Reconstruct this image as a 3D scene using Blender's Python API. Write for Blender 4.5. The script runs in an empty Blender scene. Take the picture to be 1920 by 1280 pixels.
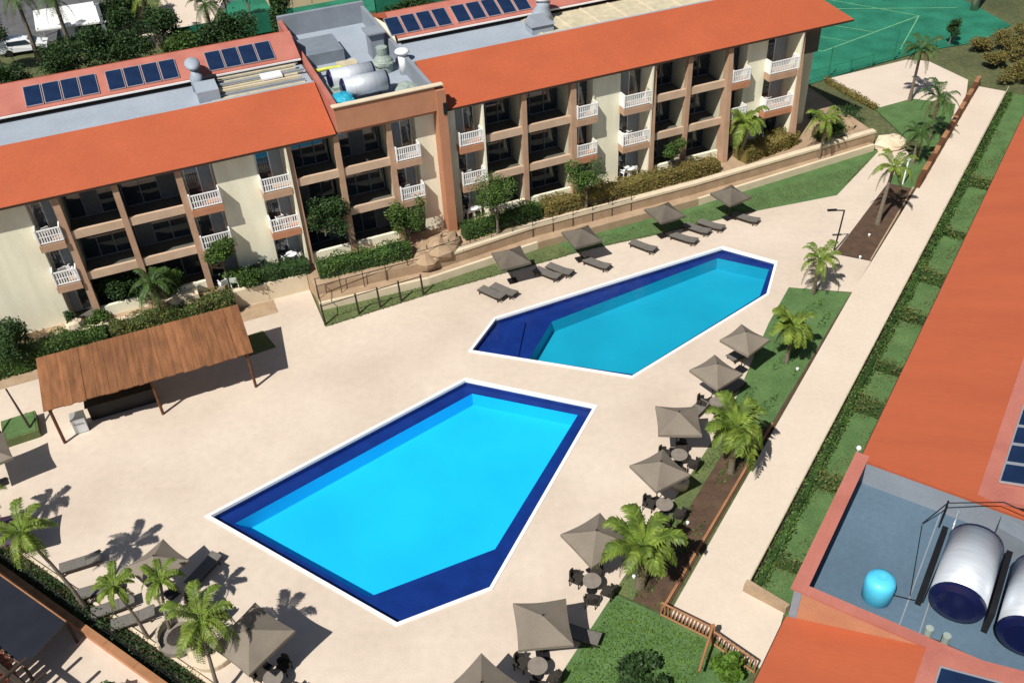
import bpy, bmesh, math, random
import numpy as np
from mathutils import Matrix, Vector
R = math.radians
random.seed(7); rng = np.random.default_rng(7)
S = bpy.context.scene
COL = S.collection

# ------------------------------------------------------------------ camera, light, exposure
cam = bpy.data.cameras.new('camera'); cam_o = bpy.data.objects.new('camera', cam); COL.objects.link(cam_o)
cam.lens = 33.634; cam.sensor_width = 36; cam.clip_start = 0.5; cam.clip_end = 1500
cam_o.matrix_world = Matrix.Translation((0, 0, 36)) @ Matrix.Rotation(R(50.938), 4, 'X') @ Matrix.Rotation(R(-3.035), 4, 'Z')
S.camera = cam_o
SUN_EL, SUN_AZ = 52.5, 216.0          # azimuth clockwise from +Y
W = bpy.data.worlds.new('World'); S.world = W; W.use_nodes = True
nt = W.node_tree; bg = nt.nodes['Background']
sky = nt.nodes.new('ShaderNodeTexSky'); sky.sky_type = 'NISHITA'; sky.sun_disc = False
sky.sun_elevation = R(SUN_EL); sky.sun_rotation = R(SUN_AZ)
nt.links.new(sky.outputs[0], bg.inputs[0]); bg.inputs[1].default_value = 0.05
sl = bpy.data.lights.new('sun', 'SUN'); sl.energy = 4.9; sl.angle = R(0.55); sl.color = (1.0, 0.955, 0.88)
so = bpy.data.objects.new('sun', sl); COL.objects.link(so)
sd = Vector((math.sin(R(SUN_AZ)) * math.cos(R(SUN_EL)), math.cos(R(SUN_AZ)) * math.cos(R(SUN_EL)), math.sin(R(SUN_EL))))
so.rotation_euler = sd.to_track_quat('Z', 'Y').to_euler(); so.location = (0, 0, 60)
S.view_settings.view_transform = 'Standard'; S.view_settings.look = 'None'
S.view_settings.exposure = 0.22; S.view_settings.gamma = 1.0; S.view_settings.use_curve_mapping = False
S.render.engine = 'CYCLES'
S.cycles.max_bounces = 8; S.cycles.transparent_max_bounces = 12

# ------------------------------------------------------------------ materials
MATS = {}
def mat(name, c1, c2=None, scale=2.0, rough=0.8, bump=0.0, bscale=20.0, metal=0.0, detail=4.0, spec=0.3, island=0.0, trans=0.0, mid=0.5, stretch=None, fine=0.0, objr=0.0):
    m = bpy.data.materials.new(name); m.use_nodes = True; MATS[name] = m
    n = m.node_tree.nodes; l = m.node_tree.links; p = n['Principled BSDF']
    p.inputs['Roughness'].default_value = rough; p.inputs['Metallic'].default_value = metal
    p.inputs['Specular IOR Level'].default_value = spec
    c2 = c2 or tuple(x * 0.8 for x in c1)
    tc = n.new('ShaderNodeTexCoord')
    vec = tc.outputs['Object']
    if stretch:
        mp = n.new('ShaderNodeMapping'); mp.inputs['Scale'].default_value = stretch
        l.new(vec, mp.inputs[0]); vec = mp.outputs[0]
    no = n.new('ShaderNodeTexNoise'); no.inputs['Scale'].default_value = scale; no.inputs['Detail'].default_value = detail
    l.new(vec, no.inputs['Vector'])
    rp = n.new('ShaderNodeValToRGB'); rp.color_ramp.elements[0].position = mid - 0.2; rp.color_ramp.elements[1].position = mid + 0.2
    rp.color_ramp.elements[0].color = (*c2, 1); rp.color_ramp.elements[1].color = (*c1, 1)
    l.new(no.outputs[0], rp.inputs[0]); out = rp.outputs[0]
    if fine:
        nf = n.new('ShaderNodeTexNoise'); nf.inputs['Scale'].default_value = scale * 14; nf.inputs['Detail'].default_value = 3
        l.new(vec, nf.inputs['Vector'])
        mr = n.new('ShaderNodeMapRange'); mr.inputs['From Min'].default_value = 0.3; mr.inputs['From Max'].default_value = 0.7
        mr.inputs['To Min'].default_value = 1 - fine; mr.inputs['To Max'].default_value = 1 + fine
        l.new(nf.outputs[0], mr.inputs[0])
        vm = n.new('ShaderNodeVectorMath'); vm.operation = 'SCALE'; l.new(out, vm.inputs[0]); l.new(mr.outputs[0], vm.inputs['Scale']); out = vm.outputs[0]
    if island:
        g = n.new('ShaderNodeNewGeometry')
        mr = n.new('ShaderNodeMapRange'); mr.inputs['To Min'].default_value = 1 - island; mr.inputs['To Max'].default_value = 1 + island
        l.new(g.outputs['Random Per Island'], mr.inputs[0])
        vm = n.new('ShaderNodeVectorMath'); vm.operation = 'SCALE'; l.new(out, vm.inputs[0]); l.new(mr.outputs[0], vm.inputs['Scale']); out = vm.outputs[0]
    if objr:
        oi = n.new('ShaderNodeObjectInfo'); mr = n.new('ShaderNodeMapRange'); mr.inputs['To Min'].default_value = 1 - objr; mr.inputs['To Max'].default_value = 1 + objr
        l.new(oi.outputs['Random'], mr.inputs[0])
        vm = n.new('ShaderNodeVectorMath'); vm.operation = 'SCALE'; l.new(out, vm.inputs[0]); l.new(mr.outputs[0], vm.inputs['Scale']); out = vm.outputs[0]
    l.new(out, p.inputs['Base Color'])
    if bump:
        nb = n.new('ShaderNodeTexNoise'); nb.inputs['Scale'].default_value = bscale; nb.inputs['Detail'].default_value = 5
        l.new(vec, nb.inputs['Vector'])
        b = n.new('ShaderNodeBump'); b.inputs['Strength'].default_value = bump; b.inputs['Distance'].default_value = 0.03
        l.new(nb.outputs[0], b.inputs['Height']); l.new(b.outputs[0], p.inputs['Normal'])
    if trans:
        t = n.new('ShaderNodeBsdfTranslucent'); l.new(out, t.inputs[0])
        mx = n.new('ShaderNodeMixShader'); mx.inputs[0].default_value = trans
        l.new(p.outputs[0], mx.inputs[1]); l.new(t.outputs[0], mx.inputs[2]); l.new(mx.outputs[0], n['Material Output'].inputs[0])
    return m

M = {}
M['deck'] = mat('deck_concrete', (.62, .530, .440), (.51, .425, .345), .17, .75, .25, 9, fine=.04, detail=7)
M['walk'] = mat('walkway_concrete', (.62, .53, .44), (.57, .48, .395), .3, .75, .2, 9, fine=.03)
M['coping'] = mat('white_coping', (.85, .85, .84), (.80, .80, .79), 1.5, .5)
M['navy'] = mat('navy_pool_tile', (.010, .034, .20), (.007, .024, .15), 1.2, .35, fine=.15)
M['cyan'] = mat('cyan_pool_paint', (.012, .50, .82), (.008, .44, .76), .25, .5)
M['teal'] = mat('teal_pool_paint', (.010, .35, .50), (.008, .30, .44), .3, .5)
M['orange'] = mat('orange_roof_coating', (.415, .098, .040), (.365, .084, .035), .35, .65, .15, 6, fine=.05)
M['orange_pale'] = mat('faded_salmon_coating', (.45, .165, .125), (.36, .12, .09), .8, .7, .1, 8, fine=.05)
M['salmonwall'] = mat('salmon_render', (.46, .215, .12), (.40, .18, .10), 1.0, .85, .2, 14, fine=.06)
M['cream'] = mat('cream_render', (.80, .77, .60), (.76, .72, .55), .6, .85, .2, 14, fine=.04)
M['tan'] = mat('tan_concrete', (.46, .30, .20), (.38, .24, .155), 1.2, .85, .2, 14, fine=.07)
M['cream'] = mat('cream_render_streaked', (.81, .78, .61), (.70, .66, .50), .7, .85, .2, 14, fine=.05, stretch=(2.5, 2.5, .35), mid=.42)
M['tanlight'] = mat('pale_tan_concrete', (.56, .41, .29), (.48, .34, .235), 1.2, .85, .2, 14, fine=.06)
M['loggia'] = mat('shaded_loggia_render', (.13, .125, .10), (.09, .088, .072), 1.0, .9)  # shade inside the loggias is put into this dark colour
M['white'] = mat('white_paint', (.80, .80, .79), (.74, .74, .73), 2.0, .5)
M['plastic'] = mat('white_plastic', (.82, .83, .84), (.78, .79, .80), 2.0, .35, spec=.5)
M['greyroof'] = mat('grey_flat_roof', (.33, .375, .43), (.28, .325, .38), .35, .7, .15, 6, fine=.05)
M['bluegrey'] = mat('blue_grey_waterproofing', (.105, .165, .225), (.085, .135, .185), .4, .55, .1, 6, fine=.06)
M['parapet_in'] = mat('grey_parapet_render', (.24, .27, .31), (.20, .225, .26), .8, .8, fine=.05)
M['panel'] = mat('solar_cell', (.012, .028, .075), (.008, .018, .05), 1.5, .12, spec=.6)
M['alu'] = mat('aluminium_frame', (.60, .62, .65), (.52, .54, .57), 3, .35, metal=.6)
M['steel'] = mat('brushed_steel', (.66, .70, .74), (.56, .60, .65), 1.0, .42, metal=.35, stretch=(8, 1, 1))
M['navycap'] = mat('navy_end_cap', (.006, .010, .055), (.005, .008, .04), 2, .3, spec=.5)
M['black'] = mat('black_metal', (.012, .012, .014), (.008, .008, .010), 3, .5)
M['skyblue'] = mat('light_blue_plastic', (.10, .56, .78), (.07, .48, .72), 2, .4)
M['tarp'] = mat('turquoise_tarp', (.03, .38, .52), (.02, .27, .42), 2.5, .5, .6, 6)
M['taupe'] = mat('taupe_fabric', (.24, .205, .165), (.20, .17, .135), 1.5, .9, .25, 30, trans=.12, fine=.05)
M['taupe_dark'] = mat('worn_taupe_fabric', (.145, .125, .10), (.11, .095, .075), 1.5, .9, .25, 30, trans=.08, fine=.06)
M['orange_b'] = mat('weathered_orange_coating', (.43, .105, .044), (.38, .090, .039), .4, .65, .15, 5, stretch=(2.0, .25, 1), fine=.03)
M['cream_dim'] = mat('shaded_cream_render', (.55, .52, .39), (.48, .45, .33), .8, .9)  # dimmed copy of the cream, with inner shade mixed into the colour
M['lounger'] = mat('grey_sling_fabric', (.16, .15, .135), (.12, .112, .10), 6, .85, .2, 30)
M['wicker'] = mat('dark_wicker', (.045, .038, .032), (.022, .019, .017), 14, .8, .4, 40)
M['tabletop'] = mat('stone_tabletop', (.24, .21, .18), (.17, .15, .13), 3, .6)
M['wood'] = mat('rust_brown_board', (.27, .115, .048), (.15, .065, .028), 1.3, .8, .5, 14, stretch=(3, .5, 1), fine=.14, objr=.16)
M['post'] = mat('brown_post', (.13, .052, .022), (.09, .036, .016), 4, .75)
M['darkwood'] = mat('dark_timber', (.045, .032, .022), (.028, .020, .014), 4, .8)
M['terracotta'] = mat('terracotta_kerb', (.36, .175, .085), (.27, .13, .062), 1.6, .85, .3, 12, fine=.1)
M['earth'] = mat('tan_earth', (.40, .29, .19), (.31, .215, .135), 1.1, .95, .5, 6, fine=.14)
M['soil'] = mat('dark_soil', (.105, .065, .042), (.062, .038, .026), 1.4, .95, .6, 8, fine=.2)
M['stonecap'] = mat('cream_cap', (.66, .56, .41), (.58, .49, .35), 1.5, .8)
M['lawn'] = mat('mown_grass', (.098, .175, .060), (.062, .125, .040), .9, .95, .8, 24, fine=.25, detail=8)
M['lawn_dry'] = mat('worn_grass', (.125, .155, .058), (.080, .110, .040), .8, .95, .8, 20, fine=.25, detail=8)
M['rough'] = mat('rough_ground', (.105, .115, .048), (.060, .070, .030), .25, .95, .7, 8, fine=.25, detail=8)
M['asphalt'] = mat('asphalt', (.12, .12, .125), (.085, .085, .09), .6, .9, .3, 20)
M['court'] = mat('green_court', (.022, .19, .115), (.010, .115, .068), .45, .8, fine=.22, detail=9)
M['courtline'] = mat('court_line_paint', (.16, .38, .20), (.08, .28, .15), 1.2, .8)
M['leaf'] = mat('leaf_green', (.095, .165, .032), (.042, .090, .020), 1.1, .6, island=.55, trans=.25)
M['leaf_dark'] = mat('leaf_dark', (.045, .092, .024), (.022, .052, .015), 1.1, .6, island=.5, trans=.2)
M['leaf_bright'] = mat('leaf_bright', (.135, .24, .030), (.085, .17, .022), 1.3, .55, island=.4, trans=.35)
M['leaf_olive'] = mat('leaf_olive', (.22, .175, .052), (.13, .115, .032), .7, .7, island=.4, trans=.2)
M['leaf_olive2'] = mat('leaf_olive_green', (.15, .155, .045), (.085, .10, .028), .8, .7, island=.4, trans=.2)
M['frond'] = mat('palm_frond_green', (.25, .33, .055), (.11, .18, .03), 1.6, .5, island=.4, trans=.4)
M['frond_dark'] = mat('palm_frond_dark', (.085, .15, .036), (.036, .080, .02), 1.0, .5, island=.4, trans=.28)
M['frond_old'] = mat('old_brown_frond', (.16, .13, .055), (.075, .075, .030), 1.5, .8, island=.4, trans=.2)
M['bark'] = mat('grey_bark', (.20, .165, .125), (.13, .105, .08), 3, .9, .5, 10, stretch=(1, 1, 5))
M['glass'] = mat('dark_glass', (.030, .045, .060), (.015, .022, .034), .5, .06, spec=1.0)
M['curtain'] = mat('blue_grey_curtain', (.30, .34, .37), (.20, .24, .27), 3, .8, stretch=(12, 1, 1))
M['curtain_dk'] = mat('dim_curtain', (.16, .17, .17), (.08, .09, .10), 3, .8, stretch=(9, 1, 1))
M['rock'] = mat('cream_rock', (.55, .49, .37), (.40, .35, .26), 1.2, .9, .8, 5)
M['carwhite'] = mat('white_car_paint', (.78, .80, .82), (.76, .78, .80), 1, .15, spec=.6)
M['rubber'] = mat('black_rubber', (.015, .015, .015), (.01, .01, .01), 3, .8)
M['purple'] = mat('purple_black_fabric', (.075, .008, .085), (.010, .008, .035), 1.4, .6, mid=.58)
M['canvas_dark'] = mat('dark_navy_canopy', (.012, .015, .026), (.008, .010, .018), 1.5, .8)
M['tile'] = mat('clay_tile', (.30, .105, .055), (.16, .06, .04), 2.5, .9, .5, 12, fine=.2)
M['yellow'] = mat('yellow_pipe', (.52, .55, .10), (.42, .44, .08), 3, .5)
M['board'] = mat('cream_board', (.56, .50, .34), (.42, .37, .26), 2, .85)
M['greentarp'] = mat('grey_green_sheet', (.32, .38, .34), (.24, .29, .26), 1.5, .6, .6, 5)
M['grey_dark'] = mat('grey_unit', (.20, .23, .27), (.16, .19, .22), 2, .6)
M['beige'] = mat('beige_wall', (.62, .48, .31), (.56, .42, .27), .8, .9)
def water_mat():
    m = bpy.data.materials.new('pool_water'); m.use_nodes = True
    n = m.node_tree.nodes; l = m.node_tree.links; n.remove(n['Principled BSDF'])
    t = n.new('ShaderNodeBsdfTransparent'); t.inputs[0].default_value = (.86, .97, .99, 1)
    g = n.new('ShaderNodeBsdfGlossy'); g.inputs['Roughness'].default_value = .04
    f = n.new('ShaderNodeFresnel'); f.inputs[0].default_value = 1.33
    no = n.new('ShaderNodeTexNoise'); no.inputs['Scale'].default_value = 2.2; no.inputs['Detail'].default_value = 4
    b = n.new('ShaderNodeBump'); b.inputs['Strength'].default_value = .45; b.inputs['Distance'].default_value = .05
    tc = n.new('ShaderNodeTexCoord'); l.new(tc.outputs['Object'], no.inputs['Vector'])
    l.new(no.outputs[0], b.inputs['Height']); l.new(b.outputs[0], g.inputs['Normal']); l.new(b.outputs[0], f.inputs['Normal'])
    mx = n.new('ShaderNodeMixShader'); l.new(f.outputs[0], mx.inputs[0]); l.new(t.outputs[0], mx.inputs[1]); l.new(g.outputs[0], mx.inputs[2])
    l.new(mx.outputs[0], n['Material Output'].inputs[0]); return m
M['water'] = water_mat()

# ------------------------------------------------------------------ helpers
class MB:
    def __init__(s): s.v = []; s.f = []
    def box(s, x0, x1, y0, y1, z0, z1, rz=0, c=None):
        b = len(s.v); P = [(x0, y0, z0), (x1, y0, z0), (x1, y1, z0), (x0, y1, z0), (x0, y0, z1), (x1, y0, z1), (x1, y1, z1), (x0, y1, z1)]
        if rz:
            cx, cy = c or ((x0 + x1) / 2, (y0 + y1) / 2); co, si = math.cos(rz), math.sin(rz)
            P = [(cx + (p[0] - cx) * co - (p[1] - cy) * si, cy + (p[0] - cx) * si + (p[1] - cy) * co, p[2]) for p in P]
        s.v += P
        s.f += [tuple(b + i for i in q) for q in ((0, 3, 2, 1), (4, 5, 6, 7), (0, 1, 5, 4), (1, 2, 6, 5), (2, 3, 7, 6), (3, 0, 4, 7))]
        return s
    def hexa(s, P):
        b = len(s.v); s.v += P
        s.f += [tuple(b + i for i in q) for q in ((0, 3, 2, 1), (4, 5, 6, 7), (0, 1, 5, 4), (1, 2, 6, 5), (2, 3, 7, 6), (3, 0, 4, 7))]; return s
    def prism(s, pts, z0, z1):
        b = len(s.v); n = len(pts); s.v += [(p[0], p[1], z0) for p in pts] + [(p[0], p[1], z1) for p in pts]
        s.f.append(tuple(b + n + i for i in range(n))); s.f.append(tuple(b + n - 1 - i for i in range(n)))
        for i in range(n): j = (i + 1) % n; s.f.append((b + i, b + j, b + n + j, b + n + i))
        return s
    def tube(s, pts, rad, seg=8, cap=True):
        pts = [Vector(p) for p in pts]; b = len(s.v); n = len(pts)
        rad = rad if isinstance(rad, (list, tuple)) else [rad] * n
        for i, p in enumerate(pts):
            d = (pts[min(i + 1, n - 1)] - pts[max(i - 1, 0)]).normalized()
            a = d.cross(Vector((0, 0, 1))) if abs(d.z) < .95 else d.cross(Vector((1, 0, 0)))
            a.normalize(); c = d.cross(a)
            for k in range(seg):
                t = 2 * math.pi * k / seg; q = p + (a * math.cos(t) + c * math.sin(t)) * rad[i]; s.v.append(tuple(q))
        for i in range(n - 1):
            for k in range(seg):
                k2 = (k + 1) % seg; s.f.append((b + i * seg + k, b + i * seg + k2, b + (i + 1) * seg + k2, b + (i + 1) * seg + k))
        if cap: s.f.append(tuple(b + k for k in range(seg))[::-1]); s.f.append(tuple(b + (n - 1) * seg + k for k in range(seg)))
        return s
    def quad(s, a, b_, c, d):
        b = len(s.v); s.v += [a, b_, c, d]; s.f.append((b, b + 1, b + 2, b + 3)); return s
    def ell(s, c, r, nu=12, nv=8, jit=0, flat=None):
        b = len(s.v)
        for i in range(nv + 1):
            ph = math.pi * i / nv
            for k in range(nu):
                t = 2 * math.pi * k / nu; j = 1 + random.uniform(-jit, jit)
                z = c[2] + r[2] * math.cos(ph) * j
                if flat is not None: z = max(z, flat)
                s.v.append((c[0] + r[0] * math.sin(ph) * math.cos(t) * j, c[1] + r[1] * math.sin(ph) * math.sin(t) * j, z))
        for i in range(nv):
            for k in range(nu):
                k2 = (k + 1) % nu; s.f.append((b + i * nu + k, b + (i + 1) * nu + k, b + (i + 1) * nu + k2, b + i * nu + k2))
        return s
    def mesh(s, name, m, smooth=False):
        me = bpy.data.meshes.new(name); me.from_pydata([tuple(map(float, p)) for p in s.v], [], s.f)
        if m: me.materials.append(m)
        if smooth: me.polygons.foreach_set('use_smooth', [True] * len(me.polygons))
        me.update(); return me
    def build(s, name, m, parent=None, smooth=False, loc=None, rz=None):
        return obj(name, s.mesh(name, m, smooth), parent, loc, rz)
def obj(name, me, parent=None, loc=None, rz=None):
    o = bpy.data.objects.new(name, me); COL.objects.link(o)
    if parent: o.parent = parent
    if loc: o.location = loc
    if rz is not None: o.rotation_euler = (0, 0, rz)
    return o
def tag(o, label=None, cat=None, group=None, kind=None):
    if label: o['label'] = label
    if cat: o['category'] = cat
    if group: o['group'] = group
    if kind: o['kind'] = kind
    return o
def thing(name, label, cat, loc=(0, 0, 0), rz=0, group=None):
    o = obj(name, None, None, loc, rz); return tag(o, label, cat, group)
def struct(o): o['kind'] = 'structure'; return o
def dup(root, loc, rz, label, group=None, sc=None):
    r = root.copy(); COL.objects.link(r); r.location = loc; r.rotation_euler = (0, 0, rz); r['label'] = label
    if group: r['group'] = group
    if sc: r.scale = (sc, sc, sc)
    for ch in list(root.children):
        c = ch.copy(); COL.objects.link(c); c.parent = r
        for g in list(ch.children):
            d = g.copy(); COL.objects.link(d); d.parent = c
    return r
def sheet(name, outer, holes, z, m, parent=None):
    bm = bmesh.new()
    for loop in [outer] + holes:
        vs = [bm.verts.new((p[0], p[1], z)) for p in loop]
        for i in range(len(vs)): bm.edges.new((vs[i], vs[(i + 1) % len(vs)]))
    bmesh.ops.triangle_fill(bm, use_beauty=True, use_dissolve=False, edges=bm.edges[:], normal=(0, 0, 1))
    for f in bm.faces:
        if f.normal.z < 0: f.normal_flip()
    me = bpy.data.meshes.new(name); bm.to_mesh(me); bm.free(); me.materials.append(m)
    return obj(name, me, parent)
def leaves(name, pts, size, m, parent=None, up=.35, seed=1, aspect=1.7):
    """one mesh of small folded leaf faces at the given points"""
    g = np.random.default_rng(seed); n = len(pts); pts = np.asarray(pts, float)
    d = g.normal(size=(n, 3)); d[:, 2] = np.abs(d[:, 2]) * .6 ; d /= np.linalg.norm(d, axis=1)[:, None]
    nr = g.normal(size=(n, 3)); nr[:, 2] += up * 4; s = np.cross(d, nr); s /= np.linalg.norm(s, axis=1)[:, None] + 1e-9
    L = size * g.uniform(.6, 1.35, n)[:, None]
    a = pts - d * L * .5; c = pts + d * L * .5; b = pts + s * L / aspect * .5; e = pts - s * L / aspect * .5
    V = np.stack([a, b, c, e], 1).reshape(-1, 3)
    me = bpy.data.meshes.new(name); me.vertices.add(n * 4); me.vertices.foreach_set('co', V.ravel())
    me.loops.add(n * 4); me.loops.foreach_set('vertex_index', np.arange(n * 4)); me.polygons.add(n)
    me.polygons.foreach_set('loop_start', np.arange(n) * 4); me.polygons.foreach_set('loop_total', np.full(n, 4))
    me.materials.append(m); me.update(calc_edges=True); return obj(name, me, parent)
def clump_pts(blobs, n, g):
    vol = np.array([b[3] * b[4] * b[5] for b in blobs]) ** .7; cnt = (n * vol / vol.sum()).astype(int) + 1; out = []
    for b, k in zip(blobs, cnt):
        d = g.normal(size=(k, 3)); d /= np.linalg.norm(d, axis=1)[:, None]
        r = g.uniform(.25, 1.0, k) ** .5 * g.normal(1.0, .16, k)
        out.append(np.array(b[:3]) + d * r[:, None] * np.array(b[3:6]))
    return np.concatenate(out)
# local frames
AO = (-3.69, 55.17, 0); AR = R(21.0)            # long building: local x along its front, y into the building
BO = (12.905, 24.478, 0); BR = R(55.85)         # right building: local x along its eave, y towards the walkway
def A(a, b, z=0):
    c, s = math.cos(AR), math.sin(AR); y = -b; return (AO[0] + a * c - y * s, AO[1] + a * s + y * c, z)
def B(a, y, z=0):
    c, s = math.cos(BR), math.sin(BR); return (BO[0] + a * c - y * s, BO[1] + a * s + y * c, z)

# ------------------------------------------------------------------ ground, decks, walkways
P1R = [(-15.39, 31.9), (-2.76, 41.06), (4.27, 38.29), (-1.61, 26.75), (-5.71, 25.14)]
P1I = [(-14.23, 31.71), (-2.42, 40.38), (3.39, 38.17), (-1.33, 29.26), (-7.2, 26.89)]
P2R = [(-2.39, 43.71), (-0.91, 46.63), (14.38, 53.05), (17.38, 51.07), (16.02, 47.72), (6.69, 40.67)]
P2I = [(0.95, 43.12), (2.5, 46.6), (13.95, 52.50), (17.0, 50.90), (15.75, 48.1), (6.86, 41.3)]
ground_hole = [(-16.5, 32), (-3, 42.5), (-2.8, 47.0), (14.6, 54.2), (18.2, 51), (16.8, 47.2), (5.5, 38), (-1, 26), (-5.8, 24.2)]
struct(sheet('ground', [(-260, -60), (320, -60), (320, 420), (-260, 420)], [ground_hole], -.06, M['rough']))
deck_poly = [(-60, 54), (-60, 48.5), A(-34, .4)[:2], A(-29, .3)[:2], A(-16.4, .4)[:2], A(-12.2, .4)[:2], A(-10.2, .7)[:2], A(-10.25, 5.05)[:2], A(-3.5, 4.65)[:2], A(8.3, 4.6)[:2], A(13, 5.06)[:2], A(20, 5.4)[:2], A(27.0, 6.25)[:2],
             A(33.6, 2.4)[:2], A(36.6, 1.2)[:2], B(43, 7.5)[:2], B(27.3, 8.2)[:2], B(27.6, 5.9)[:2], B(23.7, 5.93)[:2], B(22.2, 9.5)[:2], B(18.3, 9.3)[:2], B(8, 8.1)[:2], B(-9, 8.34)[:2], B(-22, 8.5)[:2], (-13.57, 22.79), (-25.6, 31.32), (-60, 55.8)]
deck_poly = deck_poly[1:-1] + [(-46, 45.6)]
struct(sheet('pool_deck', deck_poly, [P1R, P2R], 0, M['deck']))
# lawns
struct(sheet('lawn', [A(-10.25, 5.1)[:2], A(-10.1, 1.0)[:2], A(-3, 1.5)[:2], A(3, 1.5)[:2], A(33.5, .8)[:2], A(33.8, 2.45)[:2], A(27.0, 6.3)[:2], A(20, 5.45)[:2], A(13, 5.1)[:2], A(8.3, 4.64)[:2], A(-3.5, 4.7)[:2]], [], .012, M['lawn']))
struct(sheet('worn_lawn', [A(-10.25, 5.08)[:2], A(-10.1, 1.0)[:2], A(-3.4, 1.5)[:2], A(6.2, 1.5)[:2], A(6.9, 4.6)[:2], A(-3.5, 4.68)[:2]], [], .020, M['lawn_dry']))
struct(sheet('lawn_patch', [(-17.0, 45.9), (-15.3, 46.7), (-14.2, 45.0), (-15.9, 44.2)], [], .016, M['lawn_dry']))
# walkway between the beds and the right building
struct(MB().prism([B(57.5, 5.5), B(57.5, 3.4), B(-.4, 3.36), B(-.55, 1.5), B(-3.9, 1.0), B(-3.9, 1.8), B(-3.5, 3.55), B(-3.45, 5.7), B(23.6, 5.93), B(27.6, 5.85)][::-1], -.05, .06).build('walkway', M['walk']))
struct(sheet('grass_strip', [B(57.5, 3.4)[:2], B(57.5, -1)[:2], B(-3, -1)[:2], B(-3, 3.4)[:2]], [], .0, M['lawn']))
# beds
struct(sheet('planting_bed', [B(22.3, 9.5)[:2], B(18.3, 9.3)[:2], B(8, 8.1)[:2], B(-3.6, 8.3)[:2], B(-3.5, 5.9)[:2], B(23.7, 5.93)[:2]], [], .014, M['soil']))
struct(sheet('bed_lawn', [B(22.3, 9.5)[:2], B(18.3, 9.3)[:2], B(9.5, 8.3)[:2], B(9.7, 6.1)[:2], B(23.6, 5.98)[:2]], [], .022, M['lawn']))
struct(sheet('bed_verge', [B(9.5, 8.28)[:2], B(-3.6, 8.32)[:2], B(-3.6, 7.4)[:2], B(9.5, 7.5)[:2]], [], .022, M['lawn_dry']))
struct(sheet('upper_bed', [B(27.35, 8.2)[:2], B(27.6, 5.9)[:2], B(57, 5.55)[:2], B(43, 7.5)[:2]], [], .014, M['soil']))
struct(sheet('upper_bed_lawn', [B(38, 7.75)[:2], B(38, 5.8)[:2], B(52, 5.6)[:2], B(46, 7.3)[:2]], [], .022, M['lawn']))
struct(sheet('lower_bed', [B(-3.7, 8.3)[:2], B(-22, 8.4)[:2], B(-22, 1.6)[:2], B(-3.95, 1.6)[:2], B(-3.6, 3.6)[:2]], [], .018, M['lawn']))
# sunny terrace and court at the far right
struct(sheet('upper_patio', [(28.4, 78.2), (36.7, 81.4), (38.45, 80.9), (40.3, 76.6), (39.2, 74.2), (35.0, 66.5), (33.5, 67.5), (34.3, 73.5), (30.8, 72.1)], [], .02, M['walk']))
struct(sheet('verge', [(30.8, 72.1), (34.4, 73.6), (37.5, 72.2), (34, 65.5), (31.5, 66.5)], [], .03, M['lawn']))
struct(sheet('sports_court', [(24, 76), (30, 79.0), (38.5, 83), (44.5, 84.5), (49, 88), (46, 101), (10, 101), (14, 84)], [], .01, M['court']))
cl = MB()
def line(p, q, w=.12, z=.022, mb=cl):
    d = Vector((q[0] - p[0], q[1] - p[1])); n = Vector((-d.y, d.x)).normalized() * w / 2
    mb.quad((p[0] - n.x, p[1] - n.y, z), (q[0] - n.x, q[1] - n.y, z), (q[0] + n.x, q[1] + n.y, z), (p[0] + n.x, p[1] + n.y, z))
line((30, 84.2), (41.5, 91.5), .16); line((41.5, 91.5), (33, 98), .14, .024); line((33, 98), (20, 90), .14, .026); line((30, 84.2), (21, 89.6), .16, .028); line((36, 88), (27, 94), .12, .030); line((37, 83.8), (41.5, 91.5), .12, .026); line((33, 86.1), (24.3, 91.9), .10, .032); line((33.5, 94.5), (45.8, 93), .14, .034)
struct(cl.build('court_lines', M['courtline']))
struct(sheet('parking_lot', [(-75, 84), (-20, 108), (-20, 140), (-90, 140)], [], .0, M['asphalt']))
struct(sheet('pale_pavement', [(-36, 94), (-29.5, 97), (-30, 112), (-37, 108)], [], .02, M['walk']))
struct(sheet('green_yard', [(-29, 94), (-12, 101), (-12, 112), (-29, 106)], [], .01, M['court']))
# tan path behind the wooden pavilion
struct(MB().prism([A(-36, 1.9), A(-9.9, 1.6), A(-9.9, .35), A(-36, .2)][::-1] if False else [A(-36, .8), A(-36, 2.6), A(-12.6, 2.3), A(-12.6, .8)], -.05, .02).build('garden_path', M['earth']))
# lower patio bottom-left
struct(sheet('lower_patio', [(-24.9, 29.3), (-14.5, 22.3), (-10, 19.2), (-22, 5), (-45, 20)], [], .03, M['deck']))

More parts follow.
